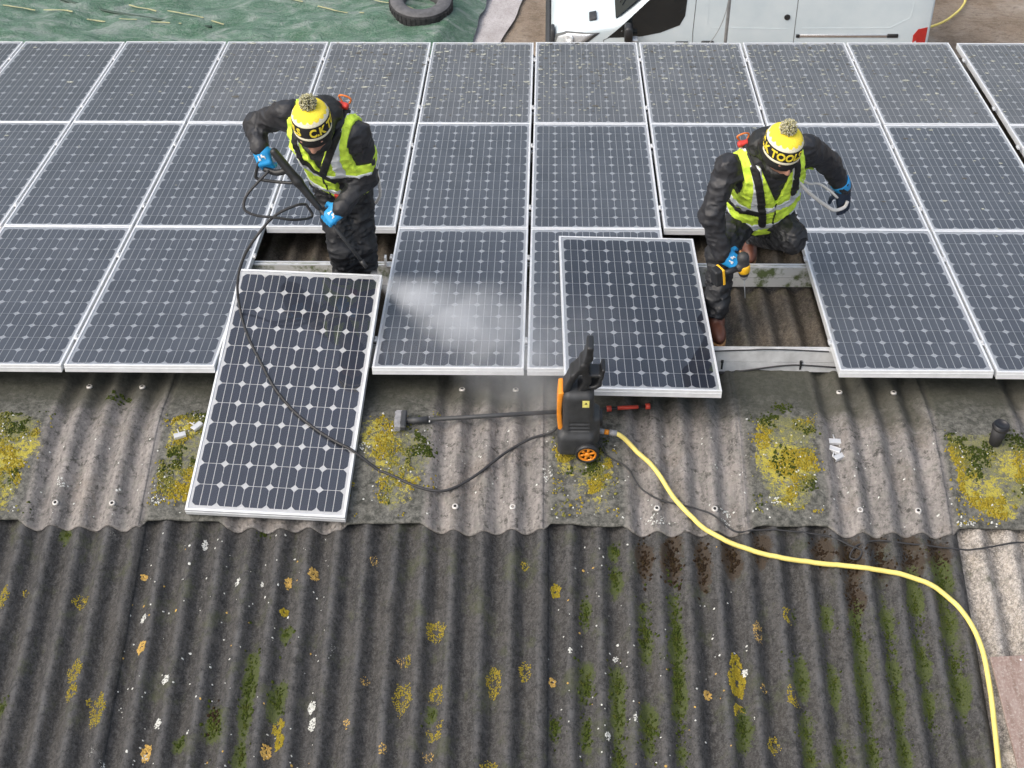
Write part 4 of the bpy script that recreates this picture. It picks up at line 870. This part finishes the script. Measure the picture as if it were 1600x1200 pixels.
M = MatB("pom_wool"); n = M.noise(90, 2); M.col(M.ramp(n, [(.35, (.06, .06, .05)), (.45, (.45, .42, .18)), (.55, (.62, .6, .48)), (.65, (.16, .16, .14))])).set(.95); M_pom = M.m
M_eye = simple("eye", (.05, .04, .035), .2); M_lip = simple("lip", (.35, .13, .11), .5)
M_orgt = simple("orange_web", (.75, .2, .04), .6); M_rope = simple("white_rope", (.75, .72, .68), .8, 0, .2, 200, .5); M_redt = simple("red_web", (.55, .04, .03), .6)

def unit(v): v = np.asarray(v, float); return v / np.linalg.norm(v)
def torso_frame(J):
    u = unit(np.subtract(J['neck'], J['pel'])); x = np.subtract(J['ls'], J['rs']); x = unit(x - u * np.dot(x, u)); return np.stack([x, np.cross(x, u), u], 1)  # left, front, up
def folds(p, amp, seed, scale=(9, 9, 16)):
    q = p * np.array(scale, np.float32) + seed; n1 = vnoise(q + 1.6 * vnoise(q * .7)[..., None]); q2 = (q + 3) * 1.9; n2 = vnoise(q2 + 1.5 * vnoise(q2 * .6 + 4)[..., None]); n3 = vnoise(q * 4.1 + 9)
    return amp * (1.1 * np.abs(2 * n1 - 1) ** .7 - .5) + amp * .75 * (np.abs(2 * n2 - 1) ** .6 - .45) + amp * .25 * (n3 - .5)
def torso_sdf(p, J, R, grow=0.0):
    q = (p - np.array(J['pel'], np.float32)) @ R.astype(np.float32); L = np.linalg.norm(np.subtract(J['neck'], J['pel'])); t = q[..., 2] / L
    tk = [-.30, -.12, .1, .35, .7, .9, 1.02, 1.12]; a = np.interp(t, tk, [.12, .165, .175, .172, .195, .185, .11, .05]) + grow; b = np.interp(t, tk, [.10, .13, .135, .135, .138, .115, .085, .05]) + grow
    d = (np.sqrt((q[..., 0] / a) ** 2 + (q[..., 1] / b) ** 2) - 1) * np.minimum(a, b)
    return np.maximum(d.astype(np.float32), np.maximum(t - 1.12, -.30 - t) * L)
def limb(p, J, names, rad, k=.03):
    d = None
    for (n1, n2), (r1, r2) in zip(zip(names[:-1], names[1:]), zip(rad[:-1], rad[1:])):
        e = cone(p, J[n1], J[n2], r1, r2); d = e if d is None else smin(d, e, k)
    return d
def jacket_sdf(p, J, R, g=0.0, hood=.075):
    d = torso_sdf(p, J, R, .012 + g)
    for s in 'rl': d = smin(d, limb(p, J, [s + 's', s + 'e', s + 'w'], [.070 + g, .060 + g, .049 + g], .03), .055)
    nk = np.array(J['neck']) + R @ np.array([0, .0, .02]); d = smin(d, ell(p, nk, R, (hood + .015, hood + .01, hood * .8)), .04)
    return d
def trousers_sdf(p, J, R, g=0.0):
    d = ell(p, np.array(J['pel']) + R @ np.array([0, 0, -.04]), R, (.175 + g, .14 + g, .14 + g))
    for s in 'rl': d = smin(d, smin(cone(p, J[s + 'hip'], J[s + 'k'], .092 + g, .072 + g), cone(p, J[s + 'k'], np.array(J[s + 'a']) + .13 * np.subtract(J[s + 'k'], J[s + 'a']), .072 + g, .068 + g), .04), .05)
    return d
def bounds(J, keys, m):
    P = np.array([J[k] for k in keys]); return P.min(0) - m, P.max(0) + m
def hand_sdf(p, w, dx, dn, side, curl, thumb=.5, fat=1.0):
    """w wrist, dx wrist->knuckles, dn out of the back of the hand, side +1 if thumb lies along dn x dx"""
    x = unit(dx); z = np.asarray(dn, float); z = unit(z - x * np.dot(z, x)); y = np.cross(z, x) * side; w = np.asarray(w, float); R = np.stack([x, y, z], 1)
    d = rbox(p, w + x * .055, R, (.052, .044 * fat, .020), .017); d = smin(d, cone(p, w - x * .0, w + x * .03, .030, .034), .03)
    for i, (yo, ln) in enumerate(((.031, .075), (.0105, .085), (-.0105, .08), (-.031, .062))):
        a = w + x * .098 + y * yo; ang = 0; 
        for j, f_ in enumerate((.45, .32, .25)):
            ang += curl[j] * (1 + .06 * i); b = a + ln * f_ * (x * math.cos(ang) - z * math.sin(ang)); d = smin(d, cone(p, a, b, .0115 - .0008 * j, .0108 - .0008 * j), .007); a = b
    a = w + x * .03 + y * .038; b = a + .042 * unit(x * .55 + y * .75 - z * thumb); c = b + .032 * unit(x * .85 + y * .15 - z * thumb * 1.5); 
    d = smin(d, cone(p, a, b, .0145, .0125), .012); return smin(d, cone(p, b, c, .012, .0105), .006)
def boot(parent, a, toe, up=(0, 0, 1), shin=(0, 0, 1)):
    a = np.asarray(a, float); f_ = unit(toe); u = np.asarray(up, float); u = unit(u - f_ * np.dot(u, f_)); l = np.cross(u, f_); R = np.stack([f_, l, u], 1)
    def s(p):
        d = cone(p, a + unit(shin) * .07, a - u * .015, .046, .050); d = smin(d, ell(p, a + f_ * .085 - u * .055, R, (.105, .048, .048)), .03); d = smin(d, ell(p, a - u * .05 - f_ * .01, R, (.06, .044, .045)), .03)
        return np.maximum(d, -((p - (a - u * .085)) @ u.astype(np.float32)))
    lo, hi = a - .22, a + .22; b = part("boot", nets(s, lo, hi, .0065), M_boot, parent)
    def s2(p): q = (p - (a - u * .092 + f_ * .06)) @ R.astype(np.float32); e = np.sqrt((q[..., 0] / .135) ** 2 + (q[..., 1] / .052) ** 2) - 1; return np.maximum(e * .05, np.abs(q[..., 2]) - .017)
    part("sole", nets(s2, lo, hi, .0065), M_sole, b); return b
def text_mesh(txt, size):
    cu = bpy.data.curves.new("lettering", 'FONT'); cu.body = txt; cu.size = size; cu.extrude = .0012; cu.offset = size * .028; cu.align_x = 'CENTER'; cu.resolution_u = 3
    o = bpy.data.objects.new("lettering", cu); COL.objects.link(o); dg = bpy.context.evaluated_depsgraph_get(); me = o.evaluated_get(dg).to_mesh()
    V = np.array([v.co[:] for v in me.vertices]); F = [tuple(f.vertices) for f in me.polygons]; bpy.data.objects.remove(o); bpy.data.curves.remove(cu); return V, F
HATP = [(.0, -.040), (.092, -.040), (.100, -.036), (.1035, -.01), (.104, .012)], [(.104, .012), (.1055, .015), (.1055, .026), (.1045, .028)], [(.1045, .028), (.105, .032), (.1045, .09), (.102, .097)], [(.102, .097), (.102, .099), (.099, .107), (.0945, .114)], [(.0945, .114), (.088, .124), (.075, .134), (.055, .141), (.03, .146), (0, .148)]
def hat(parent, c, R, phase, seed):
    """R columns: left, front, up of the head"""
    S = dict(R=R, n=48, sx=.93, sy=1.06, close=False); h = part("hat", lathe(HATP[4], c, **S), M_knity, parent)
    for nm, pr, m in (("cuff", HATP[0], M_knitb), ("lower_band", HATP[1], M_knitc), ("text_band", HATP[2], M_knitb), ("upper_band", HATP[3], M_knitc)): part(nm, lathe(pr, c, **S), m, h)
    V, F = text_mesh("C.K TOOLS   C.K TOOLS", .060); wdt = V[:, 0].max() - V[:, 0].min(); a = -(V[:, 0] / wdt) * 2 * math.pi * .97 + math.pi / 2 + phase
    zz = .040 + V[:, 1] * 1.12; r = np.interp(zz, [.028, .09], [.1055, .1050]) + V[:, 2] + .0012
    a = math.pi - a; L = np.stack([.93 * r * np.cos(a), 1.06 * r * np.sin(a), zz], 1); part("lettering", (L @ R.T + c, [f[::-1] for f in F]), M_knity, h, smooth=False)
    # zigzag teeth between yellow crown and cream band
    L_ = []
    for i in range(16):
        a0 = 2 * math.pi * i / 16; T = []
        for da, zz, rr in ((-.15, .113, .0960), (.15, .113, .0960), (0, .126, .0875)): T.append((.93 * (rr + .0012) * math.cos(a0 + da), 1.06 * (rr + .0012) * math.sin(a0 + da), zz))
        L_.append((np.array(T) @ R.T + c, [(0, 1, 2)]))
    tag(part("zigzag", join(*L_), M_knitc, h, smooth=False), kind="stuff")
    rs = np.random.default_rng(seed); pc_ = c + R @ np.array([0, 0, .172]); L_ = []
    for i in range(420):
        d = unit(rs.normal(size=3)); l = rs.uniform(.036, .050); x = unit(np.cross(d, rs.normal(size=3))) * .0032; y = np.cross(d, x); tip = pc_ + d * l; b = pc_ + d * .012
        L_.append((np.array([b + x, b - .5 * x + y, b - .5 * x - y, tip + x * 1.2, tip - .6 * x + y * 1.2, tip - .6 * x - y * 1.2]), [(0, 1, 4, 3), (1, 2, 5, 4), (2, 0, 3, 5), (3, 4, 5)]))
    tag(part("pom_pom", join(*L_), M_pom, h, smooth=False), kind="stuff"); return h
def head_sdf(p, c, R):
    k = lambda v: c + R @ np.array(v)
    d = ell(p, k((0, -.005, .02)), R, (.077, .096, .108)); d = smin(d, ell(p, k((0, .022, -.045)), R, (.06, .068, .072)), .035); d = smin(d, ell(p, k((0, .055, -.088)), R, (.028, .026, .022)), .025)
    for s in (-1, 1):
        d = smin(d, ell(p, k((s * .038, .062, -.018)), R, (.026, .022, .022)), .02); d = smin(d, ell(p, k((s * .03, .082, .028)), R, (.03, .013, .011)), .012)
        d = np.maximum(d, -ell(p, k((s * .031, .096, .008)), R, (.016, .012, .010))); d = smin(d, ell(p, k((s * .078, -.008, -.005)), R, (.012, .022, .033)), .008); d = smin(d, ell(p, k((s * .012, .098, -.034)), R, (.010, .011, .009)), .006)
    d = smin(d, cone(p, k((0, .088, .022)), k((0, .113, -.030)), .010, .014), .012)
    d = smin(d, ell(p, k((0, .088, -.060)), R, (.026, .012, .008)), .010); return d

def person(label, J, HR, o):
    """J joints in world space, HR head axes (left, front, up)"""
    R = torso_frame(J); root = thing("person", label, "person", group="workers on the roof", loc=(J['ra'][0] * .5 + J['la'][0] * .5, J['ra'][1] * .5 + J['la'][1] * .5, min(J['ra'][2], J['la'][2]) - .1))
    allk = [k for k in J if len(k) < 6]; hc = np.array(J['head'])
    
    def body(p):
        d = torso_sdf(p, J, R, -.035)
        for s in 'rl': d = smin(d, limb(p, J, [s + 's', s + 'e', s + 'w'], [.038, .032, .024], .03), .04); d = smin(d, limb(p, J, [s + 'hip', s + 'k', s + 'a'], [.058, .042, .03], .03), .04)
        d = smin(d, cone(p, J['neck'], hc + HR @ np.array([0, -.02, -.03]), .058, .056), .03); return d
    lo, hi = bounds(J, allk, .2); Vb, Fb = nets(body, lo, hi, .014)
    Vh, Fh = nets(lambda p: smin(head_sdf(p, hc, HR), cone(p, J['neck'], hc + HR @ np.array([0, -.02, -.03]), .056, .054), .03), hc - .24, hc + .19, .0055)
    bd = part("body", join((Vb, Fb), (Vh, Fh)), M_skin, root)
    for s in (-1, 1): part("eye", lathe([(0, -.009), (.007, -.006), (.009, 0), (.007, .006), (0, .009)], hc + HR @ np.array([s * .031, .082, .008]), HR, 10), M_eye, bd)
    # clothes
    wr_j = o.get('seed', 0); fj = lambda p: jacket_sdf(p, J, R, 0, o.get('hood', .075)) + folds(p, .015, wr_j, (11, 11, 15))
    lo, hi = bounds(J, ['pel', 'neck', 'rs', 're', 'rw', 'ls', 'le', 'lw'], .17); H_ = .0075
    jk = part("jacket", nets(lambda p: np.maximum(fj(p), -cone(p, hc + HR @ np.array([0, .03, .0]), hc + HR @ np.array([0, .05, -.03]), .082, .075)), lo, hi, H_), M_jack, root)
    def hoodf(p):
        d = ell(p, np.array(J['neck']) + R @ np.array([0, -.03, .05]), R, (.115, .10, .06)); d = smin(d, ell(p, hc + HR @ np.array([0, -.045, -.02]), HR, (.10, .085, .11)), .04)
        d = smin(d, ell(p, hc + HR @ np.array([0, .03, -.085]), HR, (.078, .085, .04)), .03) + folds(p, .008, 5.5 + wr_j, (14, 14, 14))
        return np.maximum(d, -ell(p, hc + HR @ np.array([0, .075, .0]), HR, (.07, .085, .062)))
    part("hood", nets(hoodf, hc - .28, hc + .22, .007), M_hood, jk)
    ft = lambda p: trousers_sdf(p, J, R) + folds(p, .019, wr_j + 31, (12, 12, 19))
    lo, hi = bounds(J, ['pel', 'rhip', 'lhip', 'rk', 'lk', 'ra', 'la'], .17); part("trousers", nets(ft, lo, hi, H_), M_trou, root)
    L = np.linalg.norm(np.subtract(J['neck'], J['pel']))
    def loc(p): q = (p - np.array(J['pel'], np.float32)) @ R.astype(np.float32); return q[..., 0], q[..., 1], q[..., 2] / L
    aw = .19
    def vest_reg(p):
        x, y, t = loc(p); arm = np.where(t > .56, np.abs(x) - (aw - .02 * np.clip((t - .56) / .3, 0, 1)), np.abs(x) - .26)
        v = np.where((y > 0), np.maximum(0, (t - .50)) * .16 - np.abs(x), -1); v = np.where(t > .50, v, -1)
        return np.maximum(np.maximum(arm, v), np.maximum(t - 1.03, -.10 - t) * L), x, y, t
    far = lambda p: np.minimum(*[cone(p, J[s + 'e'], J[s + 'w'], .105, .10) for s in 'rl'])
    lo, hi = bounds(J, ['pel', 'neck', 'rs', 'ls'], .21)
    def base(p): return fj(p)
    cache = {}
    def shell(off, reg):
        def f(p):
            if 'b' not in cache: cache['b'] = base(p); cache['r'] = vest_reg(p); cache['far'] = far(p)
            return np.maximum(np.maximum(cache['b'] - off, reg(*cache['r'])), -cache['far'])
        return nets(f, lo, hi, .007)
    vs = part("safety_vest", shell(.013, lambda r, x, y, t: r), M_vest, root)
    part("reflective_strip", shell(.017, lambda r, x, y, t: np.maximum(r, np.maximum(np.abs(np.abs(x) - .108) - .026, .40 - t))), M_refl, vs)
    for a, b in ((.02, .115), (.36, .45)): part("reflective_strip", shell(.0175, lambda r, x, y, t, a=a, b=b: np.maximum(r, np.maximum(t - b, a - t) * L)), M_refl, vs)
    part("zip", shell(.0185, lambda r, x, y, t: np.maximum(np.maximum(np.abs(x) - .005, -y), np.maximum(t - .5, -.08 - t) * L)), M_strap, vs)
    def seg(x, t, a, b):
        a = np.array(a); b = np.array(b); d = (b - a) * (1, L); px = x - a[0]; pt_ = (t - a[1]) * L; s = np.clip((px * d[0] + pt_ * d[1]) / (d @ d), 0, 1); return np.sqrt((px - s * d[0]) ** 2 + (pt_ - s * d[1]) ** 2)
    hn = None
    for a, b in o['straps']:
        q = part("harness_strap" if hn else "harness", shell(.024, lambda r, x, y, t, a=a, b=b: np.maximum(seg(x, t, a, b) - .021, -y - .03)), M_strap, hn or root); hn = hn or q
    part("back_strap", shell(.024, lambda r, x, y, t: np.maximum(np.minimum(seg(x, t, (.11, 1.0), (-.1, .3)), seg(x, t, (-.11, 1.0), (.1, .3))) - .021, y)), M_strap, hn)
    bk = np.array(J['pel']) + R @ np.array([.0, -.125, L * .96]); 
    part("shock_pack", nets(lambda p: rbox(p, bk + R @ np.array(o.get('pack', (.05, 0, .02))), R, (.032, .016, .016), .008), bk - .2, bk + .2, .007), M_redt, hn)
    pp = bk + R @ np.array(o.get('pack', (.05, 0, .02))); part("lanyard_loop", tube([pp + R @ np.array(v) for v in ((-.01, -.02, .0), (-.025, -.03, .035), (.01, -.03, .05), (.04, -.03, .03), (.03, -.02, .0))], .005, 6), M_orgt, hn)
    part("buckle", join(box(np.array(J['pel']) + R @ np.array([o.get('bx', .0), .172, L * .02]), (.045, .012, .05), R, .004)), M_redt, hn, smooth=False)
    # gloves, boots, hat
    for (w, dx, dn, curl, th, mt, prt), sd, jn in (((J['rw'], *o['rh']), 1, 'r'), ((J['lw'], *o['lh']), -1, 'l')):
        w = np.array(w); gl = part("glove", nets(lambda p: hand_sdf(p, w, dx, dn, sd, curl, th), w - .17, w + .21, .0048), mt, root)
        x = unit(dx); z = unit(np.array(dn) - x * np.dot(dn, x)); y = np.cross(z, x); Rh = np.stack([x, y, z], 1)
        e = unit(np.subtract(J[jn + 'w'], J[jn + 'e'])); cuff = tube([w - e * .05, w - e * .02, w + x * .012], [.058, .055, .046], 14, 3); part("cuff", cuff, M_glove, gl) if not prt else None
        if prt:
            mk = [((.055, .012), (.010, .020)), ((.062, .020), (.018, .006)), ((.045, .008), (.008, .010)), ((.055, -.012), (.024, .008)), ((.068, -.013), (.012, .016))]
            part("glove_print", nets(lambda p: np.maximum(hand_sdf(p, w, dx, dn, sd, curl, th) - .0035, np.minimum.reduce([rbox(p, w + Rh @ np.array([a, b, .03]), Rh, (c_ / 2, d_ / 2, .03), .001) for (a, b), (c_, d_) in mk])), w - .1, w + .16, .0035), M_white, gl)
    for s in 'rl': boot(root, J[s + 'a'], o[s + 'toe'], o.get(s + 'up', (0, SP, CP)), np.subtract(J[s + 'k'], J[s + 'a']))
    hat(root, hc, o['hatR'], o['phase'], o.get('seed', 0) + 3); return root
def axes(front, up):
    u = unit(up); f_ = np.asarray(front, float); f_ = unit(f_ - u * np.dot(f_, u)); return np.stack([np.cross(f_, u) * -1 * -1, f_, u], 1)

J1 = dict(pel=(-1.034, .98, .571), neck=(-1.072, .775, 1.03), head=(-1.083, .605, 1.105), rs=(-1.255, .86, 1.025), ls=(-.885, .76, .955), re=(-1.475, 1.00, .845), rw=(-1.425, .83, .83), le=(-.873, .82, .640), lw=(-1.005, .69, .53),
          rhip=(-1.11, .97, .53), rk=(-1.055, .85, .12), ra=(-1.065, .93, -.29), lhip=(-.96, 1.0, .52), lk=(-.945, .90, .10), la=(-.955, .99, -.30))
person("standing worker in lime hi-vis vest and bobble hat aiming a pressure lance", J1, axes((.02, -.75, -.65), (-.04, -.52, .85)),
       dict(hatR=axes((.02, -.88, -.45), (-.04, -.14, .99)), seed=2, hood=.07, rh=((.25, -.45, -.85), (-.25, -.75, .60), (.75, .8, .5), .6, M_glove, True), lh=((-.75, -.25, -.60), (-.15, -.75, .65), (.8, .8, .5), .6, M_glove, True),
            rtoe=(-.15, -1, 0), ltoe=(.15, -1, 0), phase=.22, bx=.06, pack=(.09, .02, .05), straps=[((.115, 1.0), (.005, .42)), ((-.115, 1.0), (-.10, .62)), ((-.10, .62), (.005, .42)), ((.005, .42), (.19, .22))]))
J2 = dict(pel=(1.336, 1.10, .24), neck=(1.30, .88, .765), head=(1.325, .725, .882), rs=(1.075, .85, .70), ls=(1.505, .97, .745), re=(1.000, .74, .45), rw=(1.075, .68, .225), le=(1.675, 1.12, .52), lw=(1.785, 1.15, .335),
          rhip=(1.25, 1.08, .19), rk=(1.085, .80, .14), ra=(1.075, .64, -.20), lhip=(1.42, 1.08, .19), lk=(1.49, .89, .17), la=(1.335, 1.43, -.235))
person("crouching worker in lime hi-vis vest and bobble hat driving a screw with a drill", J2, axes((.30, -.75, -.6), (.12, -.42, .90)),
       dict(hatR=axes((.28, -.86, -.42), (.09, -.15, .98)), seed=14, hood=.085, rh=((.80, -.20, -.45), (-.05, -.72, .68), (.85, .85, .5), .7, M_glove, True), lh=((.15, -.25, -.95), (.35, -.80, .25), (.12, .15, .12), .25, M_gdark, False),
            rtoe=(.05, -1, .19), ltoe=(.05, -1, -.15), lup=(0, -.15, 1), phase=-.85, bx=.10, pack=(-.12, .03, .03), straps=[((-.115, 1.0), (-.07, .32)), ((-.07, .32), (-.06, .12)), ((-.07, .36), (-.2, .30)), ((.115, 1.0), (.10, .6))]))

# spray lance in the standing worker's hands
g0 = np.array([-1.332, .78, .811]); g1 = np.array([-.882, .58, .200]); gd = unit(g1 - g0); gx = unit(np.cross(gd, (0, -1, .4)))
ln = thing("spray_lance", "black pressure washer lance held diagonally by the standing worker", "lance", tuple(g0)); sd_ = -gx if gx[0] > 0 else gx
part("gun_body", nets(lambda p: smin(cone(p, g0 - gd * .02, g0 + gd * .18, .022, .026), cone(p, g0 + gd * .18, g0 + gd * .36, .025, .017), .02), np.minimum(g0, g1) - .1, np.maximum(g0, g1) + .1, .006), M_blk, ln)
hb = g0 + gd * .10; hw = np.array(J1['rw']) + np.array([.015, -.045, -.085])
part("grip", tube([hb, (hb + hw) / 2 + (0, -.01, -.03), hw + (.0, 0, -.03)], [.02, .017, .016], 10), M_blk, ln)
part("trigger_guard", tube([hw + (-.02, 0, .02), hw + (-.045, -.01, -.05), hw + (-.03, -.02, -.085), hb + gd * .07 + (-.02, 0, -.02), hb + gd * .06], .009, 8, 4), M_blk, ln)
part("trigger", tube([hb + gd * .02, hw + (.03, -.02, -.03)], .006, 8, 0), M_blk2, ln)
part("lance_tube", tube([g0 + gd * .33, g1 - gd * .04], .0095, 10, 0), M_blk2, ln); part("nozzle", tube([g1 - gd * .05, g1], [.013, .011], 10, 0), M_blk, ln)

# drill in the crouching worker's right hand
M_dy = simple("drill_yellow", (.85, .47, .02), .45, 0, .1, 30, .03)
dc = np.array(J2['rw']) + unit((.80, -.20, -.45)) * .125 + np.array([.015, .0, .0]); down = unit((.13, -.10, -.98)); side = unit(np.array((-.8, -.35, .25)) - down * np.dot((-.8, -.35, .25), down))
dr = thing("cordless_drill", "yellow and black cordless drill held on the crouching worker's knee", "drill", tuple(dc))
RD = frame_from(down, side)
part("motor_housing", nets(lambda p: smin(cone(p, dc - down * .055, dc + down * .045, .034, .030), cone(p, dc, dc + side * .04, .022, .02), .02), dc - .14, dc + .14, .005), M_blk2, dr)
part("gearbox", lathe([(.034, -.01), (.037, .0), (.036, .03), (.030, .042), (.024, .046)], dc, RD, 20), M_dy, dr); part("chuck", lathe([(.024, .046), (.022, .075), (.012, .09), (0, .09)], dc, RD, 16), M_grey, dr)
part("bit", tube([dc + down * .085, dc + down * .22], .0035, 8, 0), M_galv, dr); part("grip", tube([dc + side * .02, dc + side * .14], [.019, .018], 10, 0), M_blk, dr)
bt = part("battery", nets(lambda p: rbox(p, dc + side * .168, RD, (.026, .034, .05), .010), dc + side * .168 - .09, dc + side * .168 + .09, .005), M_blk, dr)
part("battery_trim", join(box(dc + side * .145, (.016, .072, .104), RD, .005)), M_dy, bt, smooth=False); part("top_label", box(dc - down * .058, (.03, .022, .004), RD), M_dy, dr, smooth=False)

# ropes
wl = thing("white_lanyard", "white safety rope trailing to the crouching worker's left glove", "rope", (1.45, .9, .4))
for q, P in enumerate(([(1.46, .86, .60), (1.53, .90, .50), (1.60, .96, .40), (1.68, 1.02, .30), (1.74, 1.05, .245), (1.80, 1.09, .235), (1.815, 1.10, .27)], [(1.47, .88, .60), (1.55, .96, .50), (1.62, 1.04, .44), (1.69, 1.06, .38), (1.75, 1.08, .31)])):
    part("strand", tube(P, .010 if q == 0 else .007, 8), M_rope, wl)
wl = thing("white_lanyard", "white safety rope hanging behind the standing worker's hip", "rope", (-.83, 1.1, .5))
part("strand", tube([(-.90, 1.02, .75), (-.85, 1.02, .60), (-.835, 1.03, .45), (-.84, 1.06, .33), (-.87, 1.08, .26)], .009, 8), M_rope, wl)

# drifting mist from the lance
def mat_mist():
    m = bpy.data.materials.new("water_mist"); m.use_nodes = True; t = m.node_tree; N = t.nodes; L = t.links; N.clear(); out = N.new("ShaderNodeOutputMaterial"); pv = N.new("ShaderNodeVolumePrincipled")
    pv.inputs['Color'].default_value = (.95, .97, 1, 1); pv.inputs['Anisotropy'].default_value = .2
    tc = N.new("ShaderNodeTexCoord"); no = N.new("ShaderNodeTexNoise"); no.inputs['Scale'].default_value = 5; no.inputs['Detail'].default_value = 4; no.inputs['Distortion'].default_value = .6; L.new(tc.outputs['Object'], no.inputs['Vector'])
    mr = N.new("ShaderNodeMapRange"); mr.inputs['From Min'].default_value = .34; mr.inputs['From Max'].default_value = .70; mr.inputs['To Max'].default_value = 6.0; L.new(no.outputs['Fac'], mr.inputs[0])
    # thins out along the plume and towards its skin (plume axis is local x, 0..1.6)
    sx = N.new("ShaderNodeSeparateXYZ"); L.new(tc.outputs['Object'], sx.inputs[0])
    def mm(op, a, b=None):
        k = N.new("ShaderNodeMath"); k.operation = op; k.use_clamp = op == 'MULTIPLY' and b == 1.0001
        for i, v in enumerate((a, b)):
            if v is None: continue
            if isinstance(v, (int, float)): k.inputs[i].default_value = v
            else: L.new(v, k.inputs[i])
        return k.outputs[0]
    rad = mm('SQRT', mm('ADD', mm('POWER', sx.outputs[1], 2.0), mm('POWER', sx.outputs[2], 2.0))); w = mm('ADD', mm('MULTIPLY', sx.outputs[0], .42), .02)
    fall = mm('POWER', mm('MAXIMUM', mm('SUBTRACT', 1.0, mm('DIVIDE', rad, w)), 0.0), 1.5); along = mm('MAXIMUM', mm('SUBTRACT', 1.6, sx.outputs[0]), 0.0)
    den = mm('MULTIPLY', mr.outputs[0], mm('MULTIPLY', fall, mm('DIVIDE', along, mm('ADD', sx.outputs[0], .22))))
    L.new(mm('MULTIPLY', den, 1.25), pv.inputs['Density']); L.new(pv.outputs[0], out.inputs['Volume']); return m
ms = link("spray_mist", mesh_data("spray_mist", *lathe([(0, 0), (.05, .03), (.70, 1.6), (0, 1.62)], (0, 0, 0), np.array([[0, 0, 1], [1, 0, 0], [0, 1, 0]], float), 24), mat_mist()))
tag(ms, "white water mist blowing from the lance across the bottom row panels", "spray", kind="stuff")
ax_ = Vector((1.0, -.66, -.10)).normalized(); ms.matrix_world = Matrix.Translation((-.87, .62, .13)) @ ax_.to_track_quat('X', 'Z').to_matrix().to_4x4()
